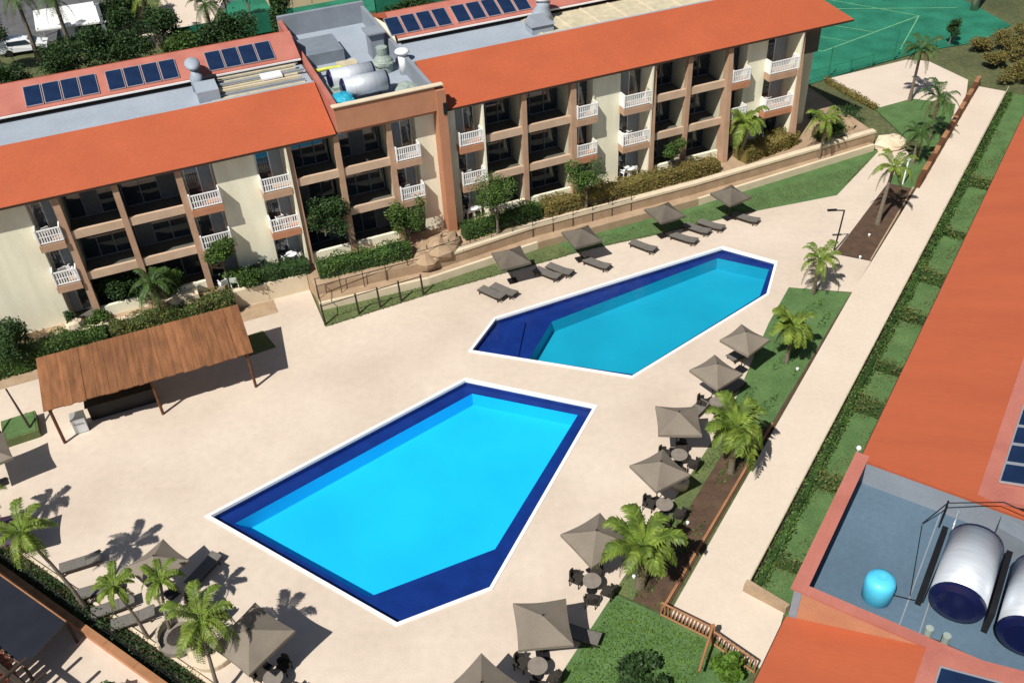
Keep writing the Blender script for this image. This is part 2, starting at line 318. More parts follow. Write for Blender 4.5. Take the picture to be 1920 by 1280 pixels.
# ------------------------------------------------------------------ pools
def offset(poly, d):
    n = len(poly); out = []; ar = sum(poly[i][0] * poly[(i + 1) % n][1] - poly[(i + 1) % n][0] * poly[i][1] for i in range(n)); sg = 1 if ar > 0 else -1
    for i in range(n):
        p0, p1, p2 = Vector(poly[i - 1]), Vector(poly[i]), Vector(poly[(i + 1) % n])
        e1 = (p1 - p0).normalized(); e2 = (p2 - p1).normalized(); n1 = Vector((e1.y, -e1.x)) * sg; n2 = Vector((e2.y, -e2.x)) * sg
        b = (n1 + n2); b = b / (b.length_squared / 2); out.append((p1.x + b.x * d, p1.y + b.y * d))
    return out
def pool(rim, inner, floorm, label, cw):
    t = thing('swimming_pool', label, 'swimming pool', (0, 0, 0))
    o2 = offset(rim, cw); c = MB(); n = len(rim)
    for i in range(n):
        j = (i + 1) % n
        for (p, q, z1, z2) in ((o2[i], o2[j], 0.0, .045), (rim[j], rim[i], -.14, .045)):
            c.quad((*p, z1), (*q, z1), (*q, z2), (*p, z2))
        c.quad((*rim[i], .045), (*rim[j], .045), (*o2[j], .045), (*o2[i], .045))
    c.build('coping', M['coping'], t)
    w = MB()
    for i in range(n):
        j = (i + 1) % n; w.quad((*rim[j], -.5), (*rim[i], -.5), (*rim[i], -.14), (*rim[j], -.14))
    w.build('basin_wall', M['navy'], t)
    sheet('ledge', rim, [inner], -.42, M['navy'], t)
    w = MB(); n = len(inner)
    for i in range(n):
        j = (i + 1) % n; w.quad((*inner[j], -1.35), (*inner[i], -1.35), (*inner[i], -.42), (*inner[j], -.42))
    w.build('inner_wall', floorm, t)
    sheet('basin_floor', inner, [], -1.3, floorm, t)
    sheet('water', rim, [], -.10, M['water'], t)
    return t
t1 = pool(P1R, P1I, M['cyan'], 'five-sided swimming pool with bright cyan floor and navy tiled border, nearest in the deck', .17)
t2 = pool(P2R, P2I, M['teal'], 'six-sided swimming pool with teal floor and dark navy shallow end, farther back', .16)
stp = MB().prism([(-0.9, 43.3), (-.2, 46.2), (.9, 46.6), (.3, 43.2)], -.41, -.30); stp.build('step', M['navy'], t2)

# ------------------------------------------------------------------ long apartment building (local: x along front, y inwards)
Z1, Z2, Z3, ZE = 1.3, 4.15, 7.0, 9.85
bldA = thing('apartment_building', 'long three-storey cream apartment building with orange roof behind the pools', 'building', AO, AR)
def part(mb, name, m, p=bldA, smooth=False, label=None):
    o = mb.build(name, m, p, smooth)
    if label: o['label'] = label
    return o
PITCH = math.tan(R(20)); ZT = 9.9
def roof_slope(a0, a1, a1top, name='roof', parent=bldA, dep=4.35):
    zt = ZT + dep * PITCH; th = .16
    P = [(a0, 0, ZT - th), (a1, 0, ZT - th), (a1top, dep, zt - th), (a0, dep, zt - th), (a0, 0, ZT), (a1, 0, ZT), (a1top, dep, zt), (a0, dep, zt)]
    o = MB().hexa(P).build(name, M['orange'], parent)
    MB().box(a0, a1, -.025, .0, ZT - .13, ZT - .02).build('eave_trim', M['darkwood'], o)
    MB().hexa([(a0, .05, ZT - th - .006), (a1, .05, ZT - th - .006), (a1, .85, ZT - th - .006), (a0, .85, ZT - th - .006), (a0, .05, ZT - th + .001), (a1, .05, ZT - th + .001), (a1, .85, ZT - th + .02), (a0, .85, ZT - th + .02)]).build('soffit', M['tan'], o)
    return o
roof_slope(-36, -6.65, -6.65); roof_slope(.0, 31.25, 29.3)
ZF = 11.30
for a0, a1 in ((-36, -6.65), (-.05, 29.3)):
    part(MB().box(a0, a1, 4.36, 8.1, ZF - .2, ZF), 'flat_roof', M['greyroof'])
    part(MB().box(a0, a1, 4.353, 4.60, ZF + .001, ZF + .16), 'roof_upstand', M['greyroof'])
    part(MB().box(a0, a1, 8.10, 8.22, ZF - .2, ZF + .46), 'clerestory', M['darkwood'])  # dark colour paints in the shadow below the rear roof overhang
    part(MB().box(a0, a1, 7.72, 7.80, ZF + .34, ZF + .44), 'gutter', M['white'])
    P = [(a0, 7.80, 11.66), (a1, 7.80, 11.66), (a1, 10.3, 12.57), (a0, 10.3, 12.57), (a0, 7.80, 11.80), (a1, 7.80, 11.80), (a1, 10.3, 12.71), (a0, 10.3, 12.71)]
    part(MB().hexa(P), 'rear_roof', M['orange_pale'])
    P = [(a0, 10.3, 12.3), (a1, 10.3, 12.3), (a1, 14.0, 11.2), (a0, 14.0, 11.2), (a0, 10.3, 12.705), (a1, 10.3, 12.705), (a1, 14.0, 11.4), (a0, 14.0, 11.4)]
    part(MB().hexa(P), 'rear_roof', M['orange'])
    part(MB().box(a0, a1 - .2, 8.3, 13.5, 0, 11.4), 'rear_wall', M['cream'])
# upper end of the flat roof: cream sheets
part(MB().box(8.9, 29.0, 4.7, 8.0, ZF + .004, ZF + .05), 'roof_sheet', M['board'])
for k in range(9):
    part(MB().box(9.1 + k * 2.15, 9.22 + k * 2.15, 4.75, 7.9, ZF + .054, ZF + .10), 'roof_batten', M['stonecap'])
# party structure
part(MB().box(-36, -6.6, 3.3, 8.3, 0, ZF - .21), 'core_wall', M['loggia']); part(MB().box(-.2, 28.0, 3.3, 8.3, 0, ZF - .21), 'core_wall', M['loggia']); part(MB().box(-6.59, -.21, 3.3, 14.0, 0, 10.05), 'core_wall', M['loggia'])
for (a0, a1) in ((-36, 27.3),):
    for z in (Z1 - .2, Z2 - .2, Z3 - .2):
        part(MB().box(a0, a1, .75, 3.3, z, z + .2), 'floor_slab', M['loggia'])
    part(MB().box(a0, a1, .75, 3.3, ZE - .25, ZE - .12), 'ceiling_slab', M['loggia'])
part(MB().box(-36, 28.0, .9, 3.3, -.1, Z1 - .21), 'plinth', M['tan'])
walls = [(-36, -24.4), (-14.05, -11.6), (-1.5, -.25), (.35, 1.15), (11.0, 13.0), (23.0, 24.65)]
balc = [(-24.4, -23.05), (-15.85, -14.05), (-11.6, -9.8), (-3.1, -1.5), (1.15, 2.75), (9.5, 11.0), (13.0, 15.1), (21.55, 23.0), (24.65, 27.0)]
dark = [(-22.6, -19.8), (-19.4, -16.3), (-9.4, -6.95), (-6.4, -3.6), (2.95, 5.55), (5.95, 9.05), (15.45, 17.95), (18.25, 21.0)]
for a0, a1 in walls:
    part(MB().box(a0, a1, .70, 3.3, .2, ZE - .11), 'wall', M['cream'])
def window(a0, a1, y, z0, z1, n, curtain=False, parent=bldA, dk=False):
    f = MB(); w = (a1 - a0) / n; t = .06
    for i in range(n + 1):
        x = a0 + i * w; f.box(x - t / 2, x + t / 2, y - .05, y + .03, z0, z1)
    f.box(a0, a1, y - .047, y + .027, z0, z0 + .07).box(a0, a1, y - .047, y + .027, z1 - .07, z1)
    o = f.build('window', M['alu'] if curtain and not dk else M['grey_dark'], parent)
    for i in range(n):
        x = a0 + i * w
        MB().box(x + t / 2, x + w - t / 2, y - .012, y, z0 + .07, z1 - .07).build('pane', (M['curtain_dk'] if dk else M['curtain']) if (curtain and (i + int(z0 * 3 + a0)) % (3 if dk else 2) == 0) else M['glass'], o)
    return o
random.seed(3)
for i, (a0, a1) in enumerate(balc):
    for k, z in enumerate((Z1, Z2, Z3)):
        part(MB().box(a0 + .002, a1 - .002, 1.55, 1.75, z, z + 2.6), 'bay_wall', M['cream'])
        window(a0 + .12, a1 - .12, 1.50, z + .05, z + 2.15, 2, True)
        if k:
            o = part(MB().box(a0 - .05, a1 + .0, .02, 1.5, z - .42, z + .02), 'balcony', M['tan'] if (i + k) % 3 else M['salmonwall'])
            r = MB(); r.box(a0, a1 - .02, .06, .12, z + .92, z + .99).box(a0, a1 - .02, .06, .12, z + .10, z + .17)
            r.box(a0, a1 - .02, .07, .10, z + .5, z + .55)
            n = int((a1 - a0) / .14)
            for q in range(n + 1): x = a0 + .02 + (a1 - a0 - .06) * q / n; r.box(x, x + .07, .075, .105, z + .1, z + .95)
            r.box(a0 - .03, a0 + .05, .03, .7, z + .1, z + 1.05).box(a1 - .08, a1 - .01, .05, .7, z + .1, z + 1.0)
            r.build('railing', M['white'], o)
for i, (a0, a1) in enumerate(dark):
    for k, z in enumerate((Z1, Z2, Z3)):
        window(a0, a1, 2.35, z + .02, z + 2.45, 3, (i + k) % 3 != 1, dk=True)
        if k:
            part(MB().box(a0 - .12, a1 + .12, .30, .50, z - .16, z + .36), 'parapet', M['tanlight'])
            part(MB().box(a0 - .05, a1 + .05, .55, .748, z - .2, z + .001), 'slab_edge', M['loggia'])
        else:
            part(MB().box(a0 - .05, a1 + .05, .30, .52, z - .4, z + .62), 'parapet', M['cream'])
# party walls and columns; buttresses widen to the ground
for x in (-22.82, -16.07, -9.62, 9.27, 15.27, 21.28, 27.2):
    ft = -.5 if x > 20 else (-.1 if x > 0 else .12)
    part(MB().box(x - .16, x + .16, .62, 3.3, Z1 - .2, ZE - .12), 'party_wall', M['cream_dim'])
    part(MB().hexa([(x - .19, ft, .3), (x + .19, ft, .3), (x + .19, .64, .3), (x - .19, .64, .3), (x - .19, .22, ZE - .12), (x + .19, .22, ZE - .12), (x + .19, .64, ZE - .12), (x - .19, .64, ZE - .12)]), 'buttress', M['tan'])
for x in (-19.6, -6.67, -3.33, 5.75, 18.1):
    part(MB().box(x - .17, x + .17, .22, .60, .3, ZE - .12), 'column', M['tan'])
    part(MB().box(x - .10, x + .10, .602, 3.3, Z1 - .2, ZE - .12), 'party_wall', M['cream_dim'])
part(MB().box(-.25, .35, -.30, .72, .1, 11.35), 'column', M['salmonwall'], label='tall salmon column at the corner of the roof tower')
part(MB().box(.12, .36, -.36, -.02, 9.75, 10.5), 'downpipe_head', M['black'])
part(MB().box(27.4, 30.0, 2.2, 8.0, .2, ZE - .2), 'end_wall', M['cream'])
part(MB().box(27.5, 29.6, 1.3, 2.19, 7.4, ZE - .2), 'end_shadow_block', M['loggia'])  # dark block stands in for the shadow under the roof end
for x in (2.76, 15.02, 27.0, -9.86, 11.0 - .12, 23.0 - .1):
    y1_ = .02 if x not in (11.0 - .12, 23.0 - .1) else .60
    part(MB().box(x, x + .12, y1_, 1.54, .9, ZE - .13), 'bay_cheek', M['cream'])
# roof tower with sunken flat roof
T0, T1, TD = -6.55, -.26, 15.4
part(MB().box(T0, T1, -.12, .15, 10.0, 11.6), 'tower_wall', M['salmonwall'])
part(MB().box(T0 + .1, T1, .16, .5, 9.74, 10.2), 'tower_lintel', M['salmonwall'])
part(MB().box(T0 - .12, T1 + .55, -.22, .20, 11.60, 11.66), 'coping', M['stonecap'])
part(MB().box(T0 + .3, T1 - .25, .15, TD, 10.1, 10.4), 'tower_floor', M['greyroof'])
part(MB().box(T0 + .0, T0 + .3, .15, TD, 9.9, 11.62), 'tower_parapet', M['orange_pale'])
part(MB().box(T1 - .25, T1, .15, TD, 9.9, 11.62), 'tower_parapet', M['parapet_in'])
part(MB().box(T0, T1, TD, TD + .3, 0, 11.9), 'tower_parapet', M['parapet_in'])
part(MB().box(T0 + .05, T1 - .05, 14.05, TD - .01, 0, 10.08), 'tower_rear', M['cream'])
part(MB().box(T0 + .5, T1 - 3.2, 9.3, 12.4, 10.4, 11.2), 'roof_hatch', M['grey_dark'])

# ------------------------------------------------------------------ equipment on the long building
def water_heater(name, label, L, r, loc, rz, grp):
    t = thing(name, label, 'water heater', loc, rz, grp)
    MB().tube([(-L / 2, 0, 0), (L / 2, 0, 0)], r, 28).build('tank', M['steel'], t, True)
    for s in (-1, 1):
        MB().tube([(s * L / 2, 0, 0), (s * (L / 2 + .10), 0, 0), (s * (L / 2 + .17), 0, 0)], [r * 1.015, r * .98, r * .72], 28).build('end_cap', M['navycap'], t)
    f = MB()
    for s in (-.32, .32):
        for y in (-.5, .5): f.tube([(s * L, y * r * 1.3, -r - .28), (s * L, y * r * .6, -r * .8)], .03, 6)
        f.box(s * L - .03, s * L + .03, -r * .9, r * .9, -r - .06, -r + .02)
    f.build('frame', M['black'], t)
    return t
ev = math.atan2(0, 1)
h1 = water_heater('solar_water_heater', 'steel water heater tank on the tower roof, front one beside the turquoise tarp', 2.7, .62, A(-3.75, -3.15, 11.2), AR, 'steel tanks on the tower of the long building')
h2 = dup(h1, A(-4.15, -4.85, 11.2), AR, 'steel water heater tank on the tower roof, just behind the front tank')
def roofthing(mb, name, label, cat, m, smooth=False, grp=None):
    o = mb.build(name, m, None, smooth); o.location = AO; o.rotation_euler = (0, 0, AR); return tag(o, label, cat, grp)
mb = MB().box(-6.1, -4.95, 1.2, 2.5, 10.41, 11.25); mb.ell((-5.5, 1.85, 11.2), (.62, .7, .28), 12, 8, .08)
roofthing(mb, 'covered_box', 'turquoise tarpaulin covering a box in the front corner of the roof tower', 'tarp', M['tarp'])
roofthing(MB().tube([(-6.1, 7.3, 10.9), (-5.2, 7.1, 11.0), (-4.4, 6.9, 11.05), (-4.1, 6.5, 10.9)], .13, 10), 'pipe', 'bright yellow-green pipe lying beside the tanks on the tower roof', 'pipe', M['yellow'], True)
mb = MB().box(-1.75, -.85, 8.5, 9.6, 10.41, 12.1).box(-1.95, -.7, 8.3, 9.8, 12.1, 12.2)
roofthing(mb, 'chimney_box', 'grey square chimney box with flat lid at the tower parapet', 'chimney', M['parapet_in'])
mb = MB().tube([(-1.6, 6.4, 10.41), (-1.6, 6.4, 11.2), (-1.6, 6.4, 11.5), (-1.6, 6.4, 12.0)], [.62, .6, .35, .38], 14); mb.ell((-1.6, 6.4, 11.0), (.72, .72, .3), 14, 8, .07)
roofthing(mb, 'covered_ventilator', 'ventilator wrapped in wrinkled grey-green cloth on the tower roof', 'ventilator', M['greentarp'])
mb = MB().tube([(-.55, 5.3, 10.41), (-.55, 5.3, 11.9)], .3, 14); mb.ell((-.55, 5.3, 11.9), (.5, .5, .2), 14, 6)
roofthing(mb, 'roof_ventilator', 'white domed roof ventilator beside the tower parapet', 'ventilator', M['plastic'], True)
mb = MB().ell((-1.2, 2.4, 10.41), (.85, 1.5, .4), 16, 8, .1, 10.405)
roofthing(mb, 'crumpled_sheet', 'crumpled pale green sheet on the tower roof right of the tanks', 'sheet', M['greentarp'])
mb = MB().box(-5.9, -4.7, 3.6, 5.6, 10.41, 10.75).box(-5.6, -4.9, 4.0, 5.0, 10.75, 10.95)
roofthing(mb, 'equipment_box', 'low grey-green equipment box on the tower roof left of the tanks', 'equipment box', M['greentarp'])
roofthing(MB().box(-4.3, -3.0, 7.6, 8.5, 10.41, 10.75), 'white_crate', 'pale yellow-white crate behind the tanks on the tower roof', 'crate', M['board'])
# boards stacked on the roof left of the tower
brd = thing('board_stack', 'stack of long cream boards and pipes on the flat roof left of the tower', 'boards', A(0, 0, 0), AR)
random.seed(11)
for k in range(11):
    y = 4.75 + k * .31; x0 = -13.0 + random.uniform(-.3, .6); x1 = -6.8 - random.uniform(0, .5); z = ZF + .02 + .12 * (k % 3)
    MB().box(x0, x1, y, y + random.uniform(.14, .27), z, z + .09, R(random.uniform(-1.2, 1.2))).build('board', [M['board'], M['parapet_in'], M['stonecap'], M['board']][k % 4], brd)
roofthing(MB().box(-9.6, -8.3, 5.6, 6.5, ZF + .36, ZF + .48), 'white_sheet', 'small white panel lying on the board stack', 'panel', M['white'])
v = thing('vent_hood', 'rounded grey vent hood rising between the solar panel rows on the left roof', 'vent', A(-13.35, -7.0, ZF), AR)
MB().tube([(0, 0, 0), (0, .1, .9), (0, .3, 1.3)], [.38, .40, .30], 14).build('pipe', M['greyroof'], v, True)
MB().ell((0, .7, 1.45), (.48, .9, .28), 14, 8).build('hood', M['greyroof'], v, True)
MB().box(-.3, 1.0, -2.2, -.5, 0, .75).build('duct_box', M['greyroof'], v)
MB().box(.42, 1.2, -.35, .1, .0, .8).build('grille', M['black'], v)
v = thing('roof_cowl', 'grey-white fabric-like roof cowl near the middle of the right flat roof', 'ventilator', A(10.2, -7.2, ZF), AR)
MB().tube([(0, 0, 0), (0, 0, .6), (.1, 0, 1.0), (.15, 0, 1.5)], [.85, .65, .45, .5], 16).build('shaft', M['greyroof'], v, True)
MB().ell((.15, 0, 1.6), (.7, .6, .3), 14, 8).build('dome', M['plastic'], v, True)
v2 = thing('roof_duct', 'pale grey roof duct with angled lid next to the right cowl', 'duct', A(9.4, -5.6, ZF), AR)
MB().box(-.9, .7, -.6, .6, 0, .55).build('body', M['greyroof'], v2); MB().hexa([(-1, -.7, .56), (.8, -.7, .56), (.8, .7, .56), (-1, .7, .56), (-.6, -.3, .75), (.4, -.3, .75), (.4, .6, .95), (-.6, .6, .95)]).build('lid', M['parapet_in'], v2)
tag(MB().box(-.4, .4, -.3, .3, 0, .7).build('air_conditioner', M['parapet_in'], None, False, A(22.2, -6.0, ZF + .06), AR), 'grey air conditioner box at the far end of the flat roof', 'air conditioner')
# solar panels on the rear roof
def solar_panel(name, parent, loc, rot, w=1.32, l=1.85, grp=None, tilt=None, fw=.035):
    t = obj(name, None, parent, loc); t.rotation_euler = rot
    MB().box(.03, w - .03, .03, l - .03, .03, .055).build('cells', M['panel'], t)
    f = MB().box(0, w, 0, fw, 0, .07).box(0, w, l - fw, l, 0, .07).box(0, fw, fw, l - fw, 0, .07).box(w - fw, w, fw, l - fw, 0, .07)
    f.build('frame', M['alu'], t); return t
rt = math.atan((12.71 - 11.80) / 2.5)
def dup_panel(p, loc):
    r_ = p.copy(); COL.objects.link(r_); r_.location = loc
    for ch in list(p.children): c_ = ch.copy(); COL.objects.link(c_); c_.parent = r_
proto = None
for a_, n_p, d_ in ((-23.3, 4, 1.08), (-18.5, 4, 1.08), (-12.4, 4, 1.07), (-.4, 4, 1.12), (4.35, 5, 1.12)):
    for k in range(n_p):
        loc = (a_ + d_ * k, 8.02, 11.80 + .22 * (12.71 - 11.80) / 2.5 + .03)
        if proto is None: proto = solar_panel('solar_panel', bldA, loc, (rt, 0, 0), 1.0, 1.75)
        else: dup_panel(proto, loc)

# ------------------------------------------------------------------ right building
bldB = thing('apartment_building', 'right-hand building with broad plain orange roof and blue-grey roof terrace', 'building', BO, BR)
def slopeB(a0, a1, fold=True):
    d = 3.85; zt = ZT + d * PITCH; th = .16
    o = MB().hexa([(a0, .12, ZT - th), (a0, -d, zt - th), (a1, -d, zt - th), (a1, .12, ZT - th), (a0, .12, ZT), (a0, -d, zt), (a1, -d, zt), (a1, .12, ZT)]).build('roof', M['orange_b'], bldB)
    MB().box(a0, a1, .121, .15, ZT - .15, ZT - .01).build('eave_trim', M['darkwood'], o)
    d2 = 9.5; z2 = zt + .05 + (d2 - d) * math.tan(R(16))
    MB().hexa([(a0, -d, zt - .1), (a0, -d2, z2 - .2), (a1, -d2, z2 - .2), (a1, -d, zt - .1), (a0, -d, zt + .05), (a0, -d2, z2), (a1, -d2, z2), (a1, -d, zt + .05)]).build('upper_roof', M['orange_pale'], bldB)
slopeB(-1.72, 62); slopeB(-24, -8.25)
MB().box(-24, 62, -9.4, -.6, 0, ZT - .15).build('wall', M['cream'], bldB)
for k in range(18):
    for z in (.9, 3.9, 6.9):
        a = -20 + 4.4 * k
        f = MB().box(a - .06, a + 1.86, -.62, -.54, z - .06, z + 1.66).build('window', M['white'], bldB)
        MB().box(a, a + 1.8, -.539, -.53, z, z + 1.6).build('pane', M['glass'], f)
zp = 11.42
MB().box(-8.0, -1.98, -14, -.2, 10.1, 10.35).build('terrace_floor', M['bluegrey'], bldB)
def par(n, m, x0, x1, y0, y1, z0, z1): return MB().box(x0, x1, y0, y1, z0, z1).build(n, m, bldB)
par('parapet', M['parapet_in'], -8.20, -1.78, -.18, .06, 9.7, zp - .10); par('parapet', M['parapet_in'], -1.98, -1.74, -14, -.19, 9.7, zp - .10); par('parapet', M['salmonwall'], -8.24, -8.0, -14, -.19, 9.7, zp - .10)
par('coping', M['orange_pale'], -8.30, -1.68, -.30, .16, zp - .10, zp); par('coping', M['orange'], -1.98, -1.66, -14, -.302, zp - .10, zp - .002); par('coping', M['orange_pale'], -8.32, -7.98, -14, -.302, zp - .10, zp - .003)
par('terrace_seam', M['parapet_in'], -7.9, -2.0, -3.02, -2.98, 10.351, 10.36); 
for k, y in enumerate((-3.6, -7.4)):
    MB().tube([(-7.6, y, 10.42), (-2.3, y + .1, 10.42), (-2.25, y + .1, 11.0)], .03, 6).build('conduit', M['alu'], bldB)
MB().tube([(-6.2, -2.5, 10.40), (-6.0, -3.4, 10.40), (-3.6, -3.5, 10.40)], .022, 6).build('conduit', M['black'], bldB)
# roof terrace things
def onB(a, y, z): return B(a, y, z)
hB = water_heater('solar_water_heater', 'large steel water heater tank with navy end, left one on the right terrace', 2.5, .80, onB(-5.1, -4.25, 11.45), BR, 'steel tanks on the right roof terrace')
dup(hB, onB(-5.3, -6.2, 11.45), BR, 'large steel water heater tank on the right terrace, cut by the photo edge')
for k, y in enumerate((-3.28, -5.22)):
    tag(MB().box(-1.35, 1.35, -.09, .09, 0, .95).build('collector_frame', M['black'], None, False, onB(-4.8, y, 10.36), BR), ['black narrow panel standing left of the nearer steel tank', 'black narrow panel standing between the two steel tanks'][k], 'panel', 'black panels beside the steel tanks')
b = thing('water_barrel', 'light blue rounded plastic barrel standing on the blue-grey roof terrace', 'barrel', onB(-6.5, -2.1, 10.35), BR)
MB().tube([(0, 0, 0), (0, 0, .05), (0, 0, .75), (0, 0, .92), (0, 0, 1.0)], [.38, .45, .47, .41, .24], 24).build('body', M['skyblue'], b, True)
MB().tube([(0, 0, 1.0), (0, 0, 1.05)], .14, 16).build('lid', M['skyblue'], b)
mb = MB().tube([(-7.35, -2.6, 10.45), (-7.2, -4.2, 10.45), (-7.3, -6.2, 10.45), (-7.2, -9, 10.45)], .025, 6).tube([(-7.2, -4.2, 10.38), (-7.2, -4.2, 10.85)], .025, 6)
tag(mb.build('pipe', M['black'], None, False, BO, BR), 'thin black pipe along the near parapet of the roof terrace', 'pipe')
mb = MB().tube([(-2.9, -2.6, 10.5), (-2.7, -3.1, 11.6), (-2.4, -4.6, 12.2), (-2.5, -6.2, 12.1)], .02, 6).tube([(-2.9, -2.6, 10.4), (-6.0, -3.0, 10.45)], .015, 6).tube([(-2.7, -3.1, 10.4), (-2.7, -3.1, 11.7)], .03, 6)
tag(mb.build('pipe', M['black'], None, False, BO, BR), 'thin bent black pipe at the far ends of the steel tanks', 'pipe')
tag(MB().hexa([(-.3, -.5, 0), (.3, -.5, 0), (.3, .5, 0), (-.3, .5, 0), (-.3, -.5, .9), (.3, -.5, .9), (.3, .5, 1.15), (-.3, .5, 1.15)]).build('cowl', M['grey_dark'], None, False, onB(-2.55, -5.2, 10.36), BR), 'slanted grey cowl behind the steel tanks on the terrace', 'cowl')
tag(MB().tube([(0, 0, 0), (0, 0, .5)], .12, 12).tube([(0, .5, 0), (0, .5, .5)], .12, 12).build('pipe_stubs', M['greentarp'], None, False, onB(-7.2, -4.3, 10.36), BR), 'pair of grey-green pipe stubs below the nearer steel tank', 'pipe')
sp = None
def up_z(y): return ZT + 3.85 * PITCH + .05 + (-y - 3.85) * math.tan(R(16)) + .05
for a_, n_p, rows in ((-.9, 5, 2), (-9.9, 1, 1), (-10.93, 1, 1)):
    for row in range(rows):
        for k in range(n_p):
            y = -4.2 - (row + 1) * 1.72; loc = (a_ + 1.03 * k, y, up_z(y))
            if sp is None: sp = solar_panel('solar_panel', bldB, loc, (-R(16), 0, 0), 1.0, 1.65, fw=.05)
            else: dup_panel(sp, loc)
tag(MB().ell((0, 0, .15), (.09, .09, .09), 10, 8).tube([(0, 0, -.05), (0, 0, .2)], .04, 8).build('roof_camera', M['plastic'], None, True, onB(-1.55, .12, 11.35), BR), 'small white dome camera at the corner of roof and terrace', 'camera')

# ------------------------------------------------------------------ terrace, retaining walls and fence in front of the long building
ter = [A(-36, .1), A(-12.6, .35), A(-10.2, .6), A(-10.0, 2.3), A(-2.9, 2.9), A(5.2, 2.1), A(17.5, 2.15), A(33.9, 1.5), A(34.5, -9), A(-36, -9)]
struct(MB().prism(ter, -.1, 1.2).build('terrace', M['earth']))
cap = MB(); capw = [A(-2.9, 2.95), A(5.2, 2.15), A(17.5, 2.2), A(33.9, 1.55)]
rw = thing('retaining_wall', 'low tan retaining wall with cream cap under the hedges of the long building', 'wall')
for i in range(3):
    p, q = Vector(capw[i]), Vector(capw[i + 1]); d = (q - p).normalized(); n = Vector((-d.y, d.x, 0)) * .30; n2 = Vector((d.y, -d.x, 0)) * .16
    L = (q - p).length; k = max(1, round(L / 2.6))
    for j in range(k):
        a = p + d * (L * j / k + .012); b_ = p + d * (L * (j + 1) / k - .012)
        MB().prism([tuple(a + n2)[:2], tuple(b_ + n2)[:2], tuple(b_ + n)[:2], tuple(a + n)[:2]], 1.2, 1.38).build('cap_stone', M['stonecap'], rw)
    MB().prism([tuple(p + n2 * .7)[:2], tuple(q + n2 * .7)[:2], tuple(q + n * .6)[:2], tuple(p + n * .6)[:2]], -.05, 1.199).build('wall', M['earth'], rw)
step = MB().prism([A(-10.1, 3.3), A(-3, 3.75), A(5, 3.05), A(17.5, 3.05), A(33.5, 2.2), A(33.5, 1.2), A(-10, 1.2)], -.08, .50); struct(step.build('lower_terrace', M['earth']))
kb = thing('terrace_kerb', 'thin cream kerb along the far edge of the lawn', 'kerb'); kp = [A(-10.1, 3.35), A(-3, 3.8), A(5, 3.1), A(17.5, 3.1), A(33.5, 2.25)]
for i in range(4):
    p, q = Vector(kp[i]), Vector(kp[i + 1]); d = (q - p).normalized(); n = Vector((-d.y, d.x, 0)) * .2
    MB().prism([tuple(p)[:2], tuple(q)[:2], tuple(q + n)[:2], tuple(p + n)[:2]], -.05, .56).build('kerb_stone', M['stonecap'] if i in (0, 1, 3) else M['earth'], kb)
# left kerb / cap
kb2 = thing('garden_wall', 'low cream garden wall along the hedge behind the wooden pavilion', 'wall')
p, q = Vector(A(-36, .2)), Vector(A(-10.2, .75)); d = (q - p).normalized(); n = Vector((-d.y, d.x, 0)) * .3
for j in range(10):
    a = p + (q - p) * (j / 10) + d * .012; b_ = p + (q - p) * ((j + 1) / 10) - d * .012; m_ = Vector((d.y, -d.x, 0)) * .06
    MB().prism([tuple(a + m_)[:2], tuple(b_ + m_)[:2], tuple(b_ + n)[:2], tuple(a + n)[:2]], -.02, 1.26).build('wall_block', M['stonecap'], kb2)
# fence
fn = thing('metal_fence', 'dark thin metal fence with rails on the slope left of the pools', 'fence')
fp = [A(-10.0, 1.2, .3), A(-10.2, 4.9, 0), A(-8.0, 4.75, 0), A(-6.6, 4.72, 0), A(-5.2, 4.66, 0), A(-3.7, 4.6, 0)]
for p in fp[1:]:
    MB().tube([(p[0], p[1], -.05), (p[0] - .05, p[1] + .05, 1.55)], [.075, .055], 8).build('post', M['darkwood'], fn)
for k in range(16):
    a = -10.0 + k * 1.5; p = A(a, 2.75 if a < -3 else 2.3, 0); MB().tube([(p[0], p[1], .4), (p[0], p[1], 2.1)], .025, 6).build('post', M['black'], fn)
for z in (2.05, 1.5):
    MB().tube([A(-10.0, 2.75, z), A(-3, 2.75, z), A(3.5, 2.3, z), A(12.5, 2.35, z)], .02, 6).build('rail', M['black'], fn)
MB().tube([A(-10.2, 4.9, 1.5), A(-10.0, 2.75, 2.05)], .03, 6).build('rail', M['darkwood'], fn)
MB().tube([A(-10.2, 4.9, 1.45), A(-8, 4.75, 1.45), A(-6.6, 4.72, 1.45), A(-5.2, 4.66, 1.45), A(-3.7, 4.6, 1.45)], .03, 6).build('rail', M['darkwood'], fn)

# ------------------------------------------------------------------ walkway railing, low brown wall beside the walkway
rl = thing('wooden_railing', 'low wooden railing with many pickets at the near end of the walkway', 'railing')
def rail_run(p, q, n, m1):
    p, q = Vector(p), Vector(q)
    for z in (.12, .95): MB().tube([p + Vector((0, 0, z)), q + Vector((0, 0, z))], .05 if z > .5 else .045, 6).build('rail', m1, rl)
    for k in range(n + 1):
        c = p.lerp(q, k / n); MB().box(c.x - .028, c.x + .028, c.y - .028, c.y + .028, .05, .95).build('picket', M['terracotta'], rl)
rail_run(B(-3.7, 6.0), B(-3.75, 3.7), 14, M['terracotta']); rail_run(B(-3.9, 3.5), B(-4.3, 1.5), 9, M['terracotta'])
c = B(-3.85, 3.6); MB().box(c[0] - .09, c[0] + .09, c[1] - .09, c[1] + .09, 0, 1.25).build('post', M['terracotta'], rl)
MB().tube([B(-3.9, 3.6, 1.15), B(-5.9, 3.3, .9)], .06, 6).build('handrail', M['terracotta'], rl)
lw = thing('bed_kerb', 'long terracotta kerb between the lower planting bed and the walkway', 'kerb')
